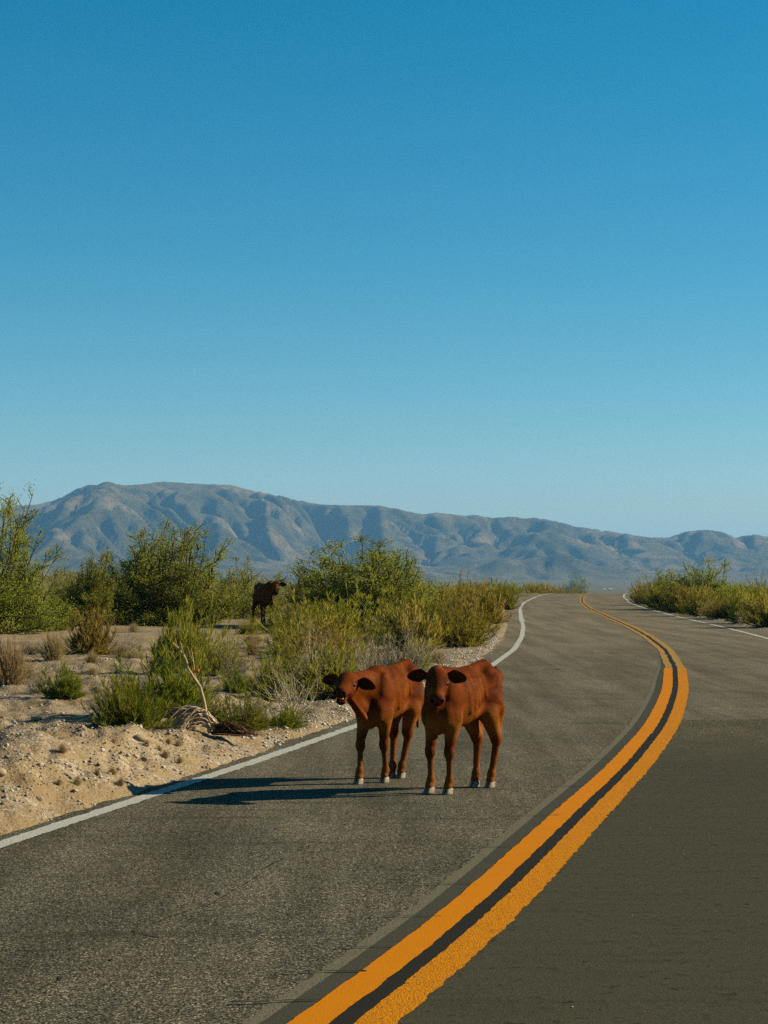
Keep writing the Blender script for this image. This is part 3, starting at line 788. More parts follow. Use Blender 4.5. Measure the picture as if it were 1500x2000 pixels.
    if mouth:
        inm = head * smooth(0.22, 0.25, a_) * np.exp(-((c_ + 0.100 + dj * 0.35) / (0.012 + dj * 0.2)) ** 2)
        col[:, 1] = np.maximum(col[:, 1], inm)
    else:
        col[:, 1] = np.maximum(col[:, 1], 0.9 * head * smooth(0.26, 0.28, a_) * np.exp(-((c_ + 0.098) / 0.006) ** 2))
    body = mesh_obj('body', v, fc, mats['coat'], root, smooth=True, colors=col)
    # short coat hair lying back and down over the body
    if not adult:
        rr_ = np.random.default_rng(int(abs(center[0]) * 1000) + 3)
        q4 = v[fc]; nrm = np.cross(q4[:, 2] - q4[:, 0], q4[:, 3] - q4[:, 1]); ar = np.linalg.norm(nrm, axis=1); nrm = nrm / (ar[:, None] + 1e-12)
        nf = 32000; pk = rr_.choice(len(fc), nf, p=ar / ar.sum()); bw = rr_.dirichlet(np.ones(4), nf)
        P = (q4[pk] * bw[..., None]).sum(1); Nn = nrm[pk]; he = np.minimum(*[np.linalg.norm(P - hp(0.124, y * 0.068, -0.054), axis=1) for y in (-1, 1)]); ok = (P[:, 2] > 0.06) & (he > 0.028) & (((P - pl) @ f / HS < 0.265) | (np.linalg.norm(P - hp(0.28, 0, -0.08), axis=1) > 0.12)); P = P[ok]; Nn = Nn[ok]; pk = pk[ok]; nf = len(P)
        ah = (P - pl) @ f / HS; onhead = (ah > 0.02) & (np.linalg.norm(P - hp(0.15, 0, -0.07), axis=1) < 0.24)
        flow = np.where(onhead[:, None], -f[None] * 0.8 + np.array([[0, 0, -0.2]]), np.array([[-0.55, 0, -0.75]])) + rr_.normal(size=(nf, 3)) * 0.22
        flow = flow - Nn * (flow * Nn).sum(1)[:, None]; flow /= np.linalg.norm(flow, axis=1)[:, None] + 1e-9
        d_ = flow + Nn * rr_.uniform(0.02, 0.20, nf)[:, None]; d_ /= np.linalg.norm(d_, axis=1)[:, None]
        sd = np.cross(d_, Nn); sd /= np.linalg.norm(sd, axis=1)[:, None] + 1e-9
        Lh = (np.where(onhead, 0.006, 0.011) * rr_.uniform(0.6, 1.3, nf))[:, None]
        hv = np.stack([P - sd * 0.0016, P + sd * 0.0016, P + d_ * Lh], 1).reshape(-1, 3)
        hc = np.repeat(col[fc[pk][:, 0]], 3, 0)
        clump = fbm(P[:, 0] * 22, P[:, 1] * 22 + P[:, 2] * 14, 2, 8)
        hc[:, 0] = np.clip(hc[:, 0] + np.repeat(0.22 * clump + rr_.normal(0, 0.07, nf), 3), 0, 1)
        hc[:, 1] = np.clip(hc[:, 1] + np.repeat(np.clip(-0.22 * clump + rr_.normal(0, 0.07, nf), 0, 1), 3), 0, 1)
        mesh_obj('coat_hair', hv, np.arange(nf * 3).reshape(-1, 3), mats['coat'], root, colors=hc)
    for q, p in enumerate(feet_l):
        claw_pair('hoof', p, (1, 0), mats['hoof'], root, 1.0)
    for k, y in enumerate((1, -1)):
        ball('eye', hp(0.126, y * 0.0650, -0.054), 0.021, mats['eye'], root)
        e = (ears or [(0.75, 0.15, -0.15), (0.75, 0.15, -0.15)])[k]      # out weights: side, up, back
        o = l * y * e[0] + u * e[1] + f * e[2]
        fcv = f * 0.75 + u * 0.55 + l * y * 0.25 if len(e) < 4 else np.array(e[3])[0] * f + np.array(e[3])[1] * u + np.array(e[3])[2] * l * y
        ear_mesh('ear', hp(0.018, y * 0.058, -0.074), o, fcv, mats['coat'], root, L=0.162 * HS, W=0.100 * HS, cup=0.05)
    if mouth:
        # pale lower gum and tongue tip showing in the open mouth
        o = ball('tongue', hp(0.262, 0, -0.094 - dj * 0.75), 0.02, mats['gum'], root, (1.2, 1.0, 0.45))
    return root, hp, (f, l, u), v

CO = {'coat': mat_coat('red_brown_coat', (0.205, 0.047, 0.006), (0.10, 0.019, 0.003), (0.34, 0.092, 0.012), (0.46, 0.17, 0.030)),
      'hoof': mat_plain('pale_horn', (0.40, 0.34, 0.25), 0.7, (0.16, 0.125, 0.085), 30, 0.3),
      'eye': mat_plain('eye_dark', (0.010, 0.006, 0.005), 0.4, spec=0.15),
      'gum': mat_plain('gum', (0.40, 0.27, 0.23), 0.6)}
CD = {'coat': mat_coat('dark_brown_coat', (0.24, 0.062, 0.012), (0.08, 0.022, 0.007), (0.45, 0.12, 0.02), (0.10, 0.036, 0.014)),
      'hoof': mat_plain('dark_horn', (0.05, 0.04, 0.035), 0.6), 'eye': CO['eye'], 'gum': CO['gum']}

# nearer calf, at the right
calf_b, *_ = cattle('calf', (0.575, 14.905), (-0.597, -0.80),
    [(0.470, 14.66), (0.335, 14.73), (0.805, 15.13), (0.690, 15.17)],
    (0.385, 14.50, 0.945), (-0.02, -0.77, -0.64), 0.0, CO,
    ears=[(0.95, -0.10, -0.05), (0.95, 0.02, -0.10)])
tag(calf_b, 'nearer red brown calf at right, standing on the road facing the camera', 'calf', 'calves standing on the road')
# further calf, at the left, mouth open
calf_a, *_ = cattle('calf', (0.035, 15.69), (-0.47, -0.88),
    [(0.004, 15.50), (-0.195, 15.38), (0.135, 15.83), (0.062, 15.86)],
    (-0.268, 15.17, 0.868), (-0.22, -0.92, -0.30), 0.05, CO, s=0.97, mouth=0.035,
    ears=[(0.95, -0.12, -0.05), (0.95, 0.12, -0.10)])
tag(calf_a, 'further red brown calf at left, mouth open, ears spread, standing on the road', 'calf', 'calves standing on the road')

# ------------------------------------------------------------------ dark cow behind the brush
cx, cyy, cz = ground_at(514, 1222)
cwh = np.array([0.30, -0.95])
cow, chp, (cf_, cl_, cu_), _v = cattle('cow', (cx, cyy), cwh,
    [(cx + 0.50, cyy - 0.34), (cx + 0.00, cyy - 0.55), (cx + 0.02, cyy + 0.45), (cx - 0.34, cyy + 0.32)],
    (cx + 0.42, cyy - 0.80, cz + 1.36), (0.03, -0.72, -0.69), 0.0, CD, h=0.012, s=1.36, adult=True, zoff=cz,
    ears=[(0.95, -0.05, -0.10), (0.95, -0.05, -0.10)])
tag(cow, 'dark brown horned cow half hidden behind a green bush', 'cow')
def horn(root, hp, l, u, f, y, mat):
    V = []; Fc = []; n = 10; m = 8
    b0 = hp(0.0, y * 0.06, -0.02); pts = []
    for i in range(n):
        t = i / (n - 1); pts.append(b0 + l * y * (0.26 * t - 0.06 * t * t) + u * (0.02 + 0.20 * t * t) + f * (0.03 * t))
    for i, p in enumerate(pts):
        d = pts[min(i + 1, n - 1)] - pts[max(i - 1, 0)]; d /= np.linalg.norm(d)
        a = np.cross(d, f); a /= np.linalg.norm(a); b = np.cross(d, a); r = 0.024 * (1 - 0.85 * i / (n - 1))
        for k in range(m): V.append(p + r * (a * math.cos(2 * math.pi * k / m) + b * math.sin(2 * math.pi * k / m)))
    for i in range(n - 1):
        for k in range(m):
            q = (k + 1) % m; Fc.append((i * m + k, i * m + q, (i + 1) * m + q, (i + 1) * m + k))
    Fc.append(tuple(range((n - 1) * m, n * m)))
    return mesh_obj('horn', np.array(V), Fc, mat, root, smooth=True)
M['horn'] = mat_plain('horn_tan', (0.36, 0.27, 0.15), 0.45, (0.20, 0.14, 0.08), 12)
for y in (1, -1): horn(cow, chp, cl_, cu_, cf_, y, M['horn'])
# ------------------------------------------------------------------ plants
class Tri:
    """collects triangles with a per-vertex tint"""
    def __init__(s): s.v = []; s.f = []; s.c = []; s.n = 0
    def add(s, v, f, c):
        s.v.append(v); s.f.append(f + s.n); s.c.append(c); s.n += len(v)
    def build(s, name, mat, parent=None):
        c = np.concatenate(s.c); return mesh_obj(name, np.concatenate(s.v), np.concatenate(s.f), mat, parent, colors=np.stack([c, c, c], 1))

def unit(a): return a / (np.linalg.norm(a, axis=-1, keepdims=True) + 1e-9)
def blades(T, r, P, D, L, W, bend, tint):
    """thin leaves / stems: base quad and pointed tip. bend: (N,3) displacement of the tip"""
    n = len(P); D = unit(D)
    s = unit(np.cross(D, unit(r.normal(size=(n, 3)))))
    L = np.broadcast_to(L, n)[:, None]; W = np.broadcast_to(W, n)[:, None]
    m = P + D * L * 0.55 + bend * 0.3; t = P + D * L + bend
    v = np.stack([P - s * W * 0.35, P + s * W * 0.35, m + s * W * 0.5, m - s * W * 0.5, t], 1).reshape(-1, 3)
    k = np.arange(n)[:, None] * 5
    f = np.concatenate([k + [[0, 1, 2]], k + [[0, 2, 3]], k + [[3, 2, 4]]])
    T.add(v, f, np.repeat(np.broadcast_to(tint, n), 5))
def leafs(T, r, P, D, L, W, tint):
    """small flat leaves: one diamond each"""
    n = len(P); D = unit(D); sd = unit(np.cross(D, unit(r.normal(size=(n, 3)))))
    L = L[:, None]; W = W[:, None]
    v = np.stack([P, P + D * L * 0.5 + sd * W * 0.5, P + D * L, P + D * L * 0.5 - sd * W * 0.5], 1).reshape(-1, 3)
    k = np.arange(n)[:, None] * 4
    T.add(v, np.concatenate([k + [[0, 1, 2]], k + [[0, 2, 3]]]), np.repeat(tint, 4))
def twigs(T, A, B, ra, rb, tint):
    """three-sided tapered sticks from A to B"""
    n = len(A); d = unit(B - A)
    ref = np.where(np.abs(d[:, 2:3]) > 0.9, np.array([[1.0, 0, 0]]), np.array([[0, 0, 1.0]]))
    a = unit(np.cross(d, ref)); b = np.cross(d, a)
    ra = np.broadcast_to(ra, n)[:, None]; rb = np.broadcast_to(rb, n)[:, None]
    V = []
    for base, rr in ((A, ra), (B, rb)):
        for q in range(3):
            th = 2 * math.pi * q / 3; V.append(base + rr * (a * math.cos(th) + b * math.sin(th)))
    v = np.stack(V, 1).reshape(-1, 3); k = np.arange(n)[:, None] * 6; f = []
    for q in range(3):
        w = (q + 1) % 3; f += [k + [[q, w, w + 3]], k + [[q, w + 3, q + 3]]]
    T.add(v, np.concatenate(f), np.repeat(np.broadcast_to(tint, n), 6))

def lump(d, r, k=7, amp=0.35):
    """uneven outline: scale factor by direction"""
    c = unit(r.normal(size=(k, 3)) + [0, 0, 0.5]); a = r.uniform(-amp, amp, k); w = r.uniform(2.5, 6, k)
    return 1 + (a[None] * np.exp(w[None] * (unit(d) @ c.T - 1))).sum(1)

def fit(root, pz=99.5):
    """scale a grown plant to height 1 and width 1"""
    obs = list(root.children) or [root]
    vs_ = []
    for o in obs:
        a = np.empty(len(o.data.vertices) * 3, np.float32); o.data.vertices.foreach_get('co', a); vs_.append(a.reshape(-1, 3))
    al = np.concatenate(vs_[-1:]); zh = np.percentile(al[:, 2], pz); wd_ = 2 * np.percentile(np.abs(al[:, :2]), 98.0)
    for o, a in zip(obs, vs_):
        a = a * np.array([1 / wd_, 1 / wd_, 1 / zh], np.float32); o.data.vertices.foreach_set('co', a.ravel()); o.data.update()
    return root

def make_broom(seed, stems=170, sprigs=22, bw=0.010, bl=0.15, mat='broom', spread=1.0, upright=0.5, name='broom_shrub', dead=0.0):
    """shrub of thin upright green stems; height 1, width 1"""
    r = np.random.default_rng(seed); TS = Tri(); TF = Tri()
    phi = r.uniform(0, 2 * math.pi, stems); tl = np.arccos(r.uniform(0.05, 1, stems)) * spread
    d = np.stack([np.cos(phi) * np.sin(tl), np.sin(phi) * np.sin(tl), np.cos(tl)], 1)
    ext = lump(d, r, 9, 0.6)[:, None] * r.uniform(0.42, 1.05, (stems, 1))
    tip = d * np.array([[0.5, 0.5, 1.0]]) * ext
    base = np.stack([r.normal(size=stems) * 0.06, r.normal(size=stems) * 0.06, np.zeros(stems) - 0.02], 1)
    ctrl = base * 0.4 + tip * np.array([[0.7, 0.7, 0.30]])
    def path(t):
        t = t[..., None]; return (1 - t) ** 2 * base[:, None] + 2 * t * (1 - t) * ctrl[:, None] + t * t * tip[:, None]
    tt = np.linspace(0, 1, 6)[None].repeat(stems, 0); pp = path(tt)
    for q in range(5): twigs(TS, pp[:, q], pp[:, q + 1], 0.006 - q * 0.0009, 0.0052 - q * 0.0009, r.random(stems))
    ts = 1 - r.random((stems, sprigs)) ** 1.5 * 0.80
    P = path(ts).reshape(-1, 3); tan = (path(np.minimum(ts + 0.03, 1.05)) - path(ts)).reshape(-1, 3)
    n = len(P)
    D = unit(tan) * 0.7 + np.array([[0, 0, upright]]) + r.normal(size=(n, 3)) * 0.33
    hgt = np.clip(P[:, 2], 0, 1)
    stint = np.repeat(r.normal(0.5, 0.2, stems), sprigs)
    tint = np.clip(stint + r.normal(0, 0.16, n) + 0.12 * (hgt - 0.5), 0, 1)
    blades(TF, r, P, D, bl * r.uniform(0.5, 1.2, n), bw * r.uniform(0.6, 1.3, n), r.normal(size=(n, 3)) * 0.015, tint)
    root = empty(name)
    TS.build('stems', M['bark_pale'] if dead else M['bark'], root); TF.build('foliage', M[mat], root)
    return fit(root)

def make_dry(seed, mains=46, mat='drytwig', name='dry_shrub', rad=0.0075, spread=1.0, sparse=False):
    """leafless twiggy shrub of forked pale stems; height 1, width 1"""
    r = np.random.default_rng(seed); T = Tri()
    A = []; B = []; RA = []; RB = []; TI = []
    def grow(p, d, L, rr, lev, ti):
        n = 3 if lev < 2 else 2
        for q in range(n):
            d = d + r.normal(size=3) * 0.16 + np.array([0, 0, 0.05]); d = d / np.linalg.norm(d)
            e = p + d * L / n; A.append(p); B.append(e); RA.append(rr); RB.append(rr * 0.86); TI.append(ti + r.normal() * 0.1); p = e; rr *= 0.86
            if lev < 3 and r.random() < (0.8 if lev < 2 else 0.5):
                s = d + r.normal(size=3) * 0.5; s = s / np.linalg.norm(s)
                grow(p, s, L * r.uniform(0.4, 0.65), rr * 0.72, lev + 1, ti)
    for i in range(mains):
        ph = r.uniform(0, 2 * math.pi); tl = math.acos(r.uniform(0.15, 1)) * spread
        d = np.array([math.cos(ph) * math.sin(tl) * 0.75, math.sin(ph) * math.sin(tl) * 0.75, math.cos(tl)])
        L = np.linalg.norm(d * [0.62, 0.62, 1]) * r.uniform(0.5, 0.95)
        grow(np.array([r.normal() * 0.05, r.normal() * 0.05, -0.02]), d / np.linalg.norm(d), L, rad * r.uniform(0.6, 1.15), 0, r.uniform(0.2, 0.8))
    twigs(T, np.array(A), np.array(B), np.array(RA), np.array(RB), np.clip(np.array(TI), 0, 1))
    return fit(T.build(name, M[mat]))

def make_bush(seed, limbs=16, leaves=16000, leaf=(0.028, 0.0085), mat='creosote', name='creosote_bush', lean=(0, 0), wisps=0, lumps=0.36, low=0.03):
    """large desert bush: many grey limbs fanning from the ground, side shoots clothed in small leaves to their tips"""
    r = np.random.default_rng(seed); TW = Tri(); TL = Tri()
    leaves = int(leaves * 1.6); leaf = (leaf[0] * 0.56, leaf[1] * 0.80)
    n = limbs * 6
    phi = r.uniform(0, 2 * math.pi, n); tl = np.arccos(r.uniform(low, 1, n))
    d = np.stack([np.cos(phi) * np.sin(tl), np.sin(phi) * np.sin(tl), np.cos(tl)], 1)
    ext = lump(d, np.random.default_rng(seed + 7), k=9, amp=lumps) * r.uniform(0.60, 1.0, n)
    tip = d * np.array([[0.5, 0.5, 0.95]]) * ext[:, None] + np.array([[lean[0], lean[1], 0]]) * (d[:, 2:3] * 0.5 + 0.5); tip[:, 2] = np.maximum(tip[:, 2], 0.05)
    base = np.stack([r.normal(size=n) * 0.05, r.normal(size=n) * 0.05, np.full(n, -0.02)], 1)
    ctrl = base * 0.5 + tip * np.array([[0.62, 0.62, 0.34]]) + r.normal(size=(n, 3)) * 0.05; ctrl[:, 2] = np.abs(ctrl[:, 2])
    wob = r.normal(size=(n, 3)) * 0.03
    def path(t):
        t = t[..., None]; return (1 - t) ** 2 * base[:, None] + 2 * t * (1 - t) * ctrl[:, None] + t * t * tip[:, None] + np.sin(t * 7) * wob[:, None] * t
    pp = path(np.linspace(0, 1, 8)[None].repeat(n, 0))
    for q in range(7): twigs(TW, pp[:, q], pp[:, q + 1], 0.0085 - q * 0.0009, 0.0076 - q * 0.0009, r.random(n))
    m = 12
    ts = 1 - r.random((n, m)) ** 1.3 * 0.68
    P = path(ts); tan = unit(path(np.minimum(ts + 0.04, 1.06)) - P)
    sd = unit(tan * 0.65 + r.normal(size=P.shape) * 0.55 + np.array([0, 0, 0.30]))
    L = r.uniform(0.05, 0.15, (n, m)) * (1.15 - 0.45 * ts)
    E = P + sd * L[..., None]
    P = P.reshape(-1, 3); E = E.reshape(-1, 3); E[:, 2] = np.maximum(E[:, 2], 0.015)
    mid = (P + E) / 2 + r.normal(size=P.shape) * 0.008
    twigs(TW, P, mid, 0.0032, 0.0027, r.random(len(P))); twigs(TW, mid, E, 0.0027, 0.0018, r.random(len(P)))
    k = r.integers(0, len(P), leaves); u_ = r.random(leaves)[:, None]
    Q = np.where(u_ < 0.5, P[k] + (mid[k] - P[k]) * u_ * 2, mid[k] + (E[k] - mid[k]) * (u_ * 2 - 1)) + r.normal(size=(leaves, 3)) * 0.020
    Q[:, 2] = np.maximum(Q[:, 2], 0.008)
    D = unit(E - P)[k] * 0.7 + r.normal(size=(leaves, 3)) * 0.5 + np.array([[0, 0, 0.2]])
    ct = np.repeat(r.normal(0.5, 0.17, n), m)
    tint = np.clip(ct[k] + r.normal(0, 0.15, leaves), 0, 1)
    leafs(TL, r, Q, D, leaf[0] * r.uniform(0.6, 1.4, leaves), leaf[1] * r.uniform(0.7, 1.3, leaves), tint)
    root = empty(name)
    TW.build('branches', M['bark'], root); TL.build('crown', M[mat], root)
    return fit(root, 99.85)

def make_grass(seed, n=700, mat='goldgrass', name='grass_clump', w=0.012):
    r = np.random.default_rng(seed); T = Tri()
    ph = r.uniform(0, 2 * math.pi, n); tl = np.abs(r.normal(0, 0.42, n))
    D = np.stack([np.cos(ph) * np.sin(tl), np.sin(ph) * np.sin(tl), np.cos(tl)], 1)
    P = np.stack([r.normal(size=n) * 0.10, r.normal(size=n) * 0.10, np.zeros(n) - 0.02], 1)
    L = r.uniform(0.45, 1.0, n) * lump(D, r, amp=0.25)
    bend = np.stack([np.cos(ph) * 0.18, np.sin(ph) * 0.18, -0.12 * np.ones(n)], 1) * (tl * 1.4)[:, None]
    blades(T, r, P, D, L, w * r.uniform(0.6, 1.3, n), bend, np.clip(r.normal(0.5, 0.25, n), 0, 1))
    return fit(T.build(name, M[mat]))

M['bark'] = mat_leaf('grey_brown_bark', [(0.085, 0.062, 0.042), (0.17, 0.13, 0.09)], 0.0, 0.2)
M['bark_pale'] = mat_leaf('pale_bark', [(0.25, 0.20, 0.13), (0.40, 0.33, 0.23)], 0.0, 0.2)
M['broom'] = mat_leaf('broom_green', [(0.17, 0.175, 0.016), (0.34, 0.32, 0.030), (0.52, 0.44, 0.07)], 0.5, 0.3)
M['broom_dark'] = mat_leaf('broom_deep_green', [(0.115, 0.165, 0.013), (0.225, 0.265, 0.024), (0.38, 0.36, 0.045)], 0.5, 0.3)
M['broom_gold'] = mat_leaf('broom_golden', [(0.26, 0.21, 0.026), (0.44, 0.33, 0.055), (0.60, 0.44, 0.11)], 0.5, 0.35)
M['broom_grey'] = mat_leaf('sage_grey', [(0.25, 0.22, 0.13), (0.42, 0.36, 0.22), (0.56, 0.49, 0.32)], 0.2, 0.3)
M['creosote'] = mat_leaf('creosote_green', [(0.18, 0.225, 0.026), (0.34, 0.38, 0.045), (0.52, 0.50, 0.09)], 0.55, 0.3)
M['drytwig'] = mat_leaf('dry_twigs', [(0.30, 0.24, 0.14), (0.54, 0.44, 0.28), (0.68, 0.58, 0.40)], 0.0, 0.25)
M['drygrey'] = mat_leaf('dry_grey_twigs', [(0.17, 0.145, 0.11), (0.30, 0.265, 0.21), (0.42, 0.38, 0.30)], 0.0, 0.25)
M['goldgrass'] = mat_leaf('gold_grass', [(0.32, 0.22, 0.08), (0.50, 0.37, 0.155), (0.62, 0.49, 0.25)], 0.3, 0.25)
M['straw'] = mat_leaf('straw_roots', [(0.32, 0.23, 0.12), (0.62, 0.48, 0.27), (0.76, 0.62, 0.40)], 0.0, 0.1)
M['brownroot'] = mat_leaf('brown_roots', [(0.10, 0.06, 0.03), (0.20, 0.125, 0.06)], 0.0, 0.1)

PROTO = {}
def proto(key):
    if key in PROTO: return PROTO[key]
    k, v = key
    if k == 'green': o = make_broom(200 + v, 190, 30, 0.0085, 0.14, 'broom')
    elif k == 'deep': o = make_broom(220 + v, 230, 34, 0.0085, 0.17, 'broom_dark')
    elif k == 'gold': o = make_broom(240 + v, 210, 30, 0.010, 0.12, 'broom_gold', name='golden_shrub')
    elif k == 'sage': o = make_broom(260 + v, 200, 26, 0.009, 0.10, 'broom_grey', name='sage_shrub', upright=0.3)
    elif k == 'dry': o = make_dry(280 + v, 46, 'drytwig')
    elif k == 'grey': o = make_dry(300 + v, 60, 'drygrey', rad=0.006)
    elif k == 'grass': o = make_grass(320 + v)
    elif k == 'bush': o = make_bush(340 + v, 14, 15000)
    PROTO[key] = o
    o.hide_render = False
    return o
USED = set()
prng = np.random.default_rng(77)
def place(kind, x, y, h, w, label, cat='shrub', group=None, var=None, z=None, rz=None):
    v = int(prng.integers(0, NV[kind])) if var is None else var
    p = proto((kind, v))
    zz = float(ground_z(x, y)) - 0.01 if z is None else z
    sc_ = (w, w, h); rz = float(prng.uniform(0, 6.28)) if rz is None else rz
    if (kind, v) in USED:
        o = copy_tree(p, (x, y, zz), rz, sc_)
        for kk in ('label', 'category', 'group', 'kind'):
            if kk in o: del o[kk]
    else:
        USED.add((kind, v)); o = p; o.location = (x, y, zz); o.rotation_euler = (0, 0, rz); o.scale = sc_
    tag(o, label, cat, group); return o
NV = {'green': 4, 'deep': 3, 'gold': 4, 'sage': 3, 'dry': 4, 'grey': 3, 'grass': 3, 'bush': 4}

def spot(x0, x1, yt, yb):
    x, y, z = ground_at((x0 + x1) / 2, yb)
    return x, y, z, (yb - yt) * y / FPX, (x1 - x0) * y / FPX

# --- big bushes, each grown on its own
def big(seed, box, label, group='large bushes in the desert', **kw):
    x, y, z, h, w = spot(*box)
    o = make_bush(seed, **kw); o.location = (x, y, z - 0.02); o.scale = (w, w, h)
    return tag(o, label, 'bush', group)
big(501, (-190, 115, 958, 1238), 'tall feathery green bush cut off by the left edge of the picture', limbs=30, leaves=60000, leaf=(0.024, 0.0072), wisps=40)
big(502, (70, 215, 1075, 1222), 'lower bush with a bare leaning limb beside the tallest left bush', limbs=11, leaves=15000, leaf=(0.034, 0.010), lean=(0.25, 0), wisps=30)
big(503, (185, 465, 1026, 1222), 'broad dark green bush with many upright shoots left of the cow', limbs=32, leaves=56000, leaf=(0.026, 0.0080), wisps=46)
big(504, (410, 545, 1088, 1208), 'sparse grey green bush just behind and left of the cow', limbs=11, leaves=11000, leaf=(0.034, 0.010), wisps=26)
big(505, (565, 872, 1052, 1222), 'wide rounded green bush right of the cow, above the two calves', limbs=34, leaves=62000, leaf=(0.027, 0.0080), wisps=40)
big(506, (520, 640, 1146, 1236), 'low leafy bush hiding the front of the cow', limbs=12, leaves=12000, leaf=(0.040, 0.012), wisps=16)
big(507, (1296, 1462, 1090, 1188), 'dark green bush with bare twigs rising above the right roadside brush', limbs=15, leaves=15000, leaf=(0.034, 0.010), wisps=34)
big(508, (1270, 1345, 1112, 1180), 'small bluish green bush left of the right roadside bush', limbs=10, leaves=9000, leaf=(0.05, 0.014), wisps=10)
big(509, (1096, 1152, 1122, 1159.5), 'lone round bush on the skyline where the road bends away', limbs=12, leaves=8000, leaf=(0.06, 0.016), wisps=14)
big(510, (85, 235, 1128, 1214), 'dense low dark bush between the two left bushes', limbs=14, leaves=20000, leaf=(0.040, 0.012), wisps=14, low=0.02)
big(511, (1445, 1520, 1118, 1192), 'thin pale bush at the right edge of the picture', limbs=9, leaves=5000, leaf=(0.045, 0.012), wisps=14)
big(512, (936, 990, 1128, 1178), 'small blue green bush around the dark roadside post', limbs=10, leaves=8000, leaf=(0.055, 0.015), wisps=10)

# --- near shrubs with places of their own
near = [
 ('deep', (200, 318, 1325, 1424), 'deep green shrub on the sand bank, leftmost of the near clump'),
 ('deep', (262, 405, 1288, 1412), 'tallest deep green shrub in the near clump behind the dead roots'),
 ('green', (320, 405, 1318, 1408), 'yellowish green shrub directly behind the straw coloured dead roots'),
 ('deep', (420, 522, 1335, 1424), 'deep green shrub on the right of the standing dead stem'),
 ('deep', (515, 590, 1385, 1420), 'low green tuft spreading onto the white gravel'),
 ('green', (298, 402, 1202, 1318), 'bright yellow green plume shrub behind the dead stem'),
 ('green', (400, 478, 1240, 1322), 'yellow green shrub between the plume shrub and the dry bush'),
 ('grey', (425, 500, 1255, 1325), 'pale dry twiggy tuft right of the plume shrub'),
 ('deep', (442, 486, 1312, 1352), 'tiny dark green sprig on bare sand right of the dead stem'),
 ('dry', (488, 652, 1275, 1394), 'large pale dry twiggy shrub left of the calves'),
 ('green', (485, 600, 1255, 1366), 'yellow green shrub growing through the large dry shrub'),
 ('green', (585, 700, 1268, 1366), 'green shrub behind the open mouthed calf'),
 ('dry', (560, 668, 1205, 1338), 'tall bleached dry stems behind the large dry shrub'),
 ('dry', (655, 770, 1215, 1336), 'bleached forked stems standing behind the calves, middle of the verge'),
 ('sage', (700, 835, 1240, 1330), 'grey dry shrub behind the further calf beside the gravel'),
 ('dry', (770, 850, 1190, 1300), 'bleached forked stems right of the grey shrub'),
 ('green', (690, 740, 1270, 1325), 'small bright green shrub in front of the grey shrub'),
 ('green', (778, 838, 1262, 1318), 'small green shrub by the gravel behind the nearer calf'),
 ('green', (552, 700, 1182, 1268), 'olive shrub with brownish top right of the cow'),
 ('green', (640, 775, 1162, 1262), 'olive shrub below the wide rounded bush'),
 ('gold', (755, 862, 1172, 1272), 'golden brown shrub below the right end of the wide bush'),
 ('green', (832, 960, 1168, 1262), 'large green roadside mound nearest the bend of the white line'),
 ('gold', (850, 940, 1150, 1238), 'brown green shrub behind the large roadside mound'),
 ('gold', (915, 980, 1148, 1218), 'golden green shrub above the roadside mound'),
 ('dry', (980, 1006, 1155, 1192), 'bleached stems at the road edge below the post'),
 ('green', (962, 1008, 1145, 1190), 'green shrub at the road edge right of the post'),
 ('deep', (95, 165, 1304, 1360), 'small dark green shrub alone on the bare sand'),
 ('grey', (45, 118, 1296, 1350), 'grey twiggy shrub beside the small dark green shrub'),
 ('grass', (72, 138, 1222, 1290), 'golden dry grass clump left of the golden shrub'),
 ('gold', (130, 215, 1200, 1278), 'golden shrub in front of the dense low dark bush'),
 ('grey', (196, 290, 1212, 1274), 'grey twiggy shrub in front of the broad dark green bush'),
 ('deep', (82, 128, 1180, 1232), 'small dark shrub between golden grass and the leaning limb'),
 ('grass', (-40, 75, 1228, 1340), 'large pale dry grass clump at the left edge'),
 ('grass', (238, 285, 1262, 1290), 'small golden grass tuft on the bare sand'),
 ('gold', (1226, 1288, 1134, 1180), 'golden green shrub at the left end of the right roadside brush'),
 ('green', (1262, 1334, 1138, 1190), 'olive shrub second from the left in the right roadside brush'),
 ('gold', (1304, 1366, 1150, 1196), 'tan shrub beneath the small bluish green bush'),
 ('green', (1334, 1408, 1144, 1202), 'olive shrub beneath the dark green roadside bush'),
 ('grass', (1366, 1414, 1170, 1206), 'pale grass clump in front of the right roadside brush'),
 ('gold', (1374, 1442, 1160, 1207), 'orange brown shrub in front of the right roadside brush'),
 ('green', (1424, 1490, 1164, 1216), 'green shrub beside the orange brown shrub on the right'),
 ('dry', (1430, 1472, 1186, 1219), 'bleached twigs at the foot of the right roadside brush'),
 ('gold', (1462, 1552, 1156, 1224), 'large golden green shrub at the right edge of the picture'),
]
for i, (k, b, lab) in enumerate(near):
    x, y, z, h, w = spot(*b)
    place(k, x, y, h, w * 1.02, lab, 'grass' if k == 'grass' else 'shrub', {'grass': 'dry grass clumps'}.get(k, 'desert shrubs'), z=z - 0.015)

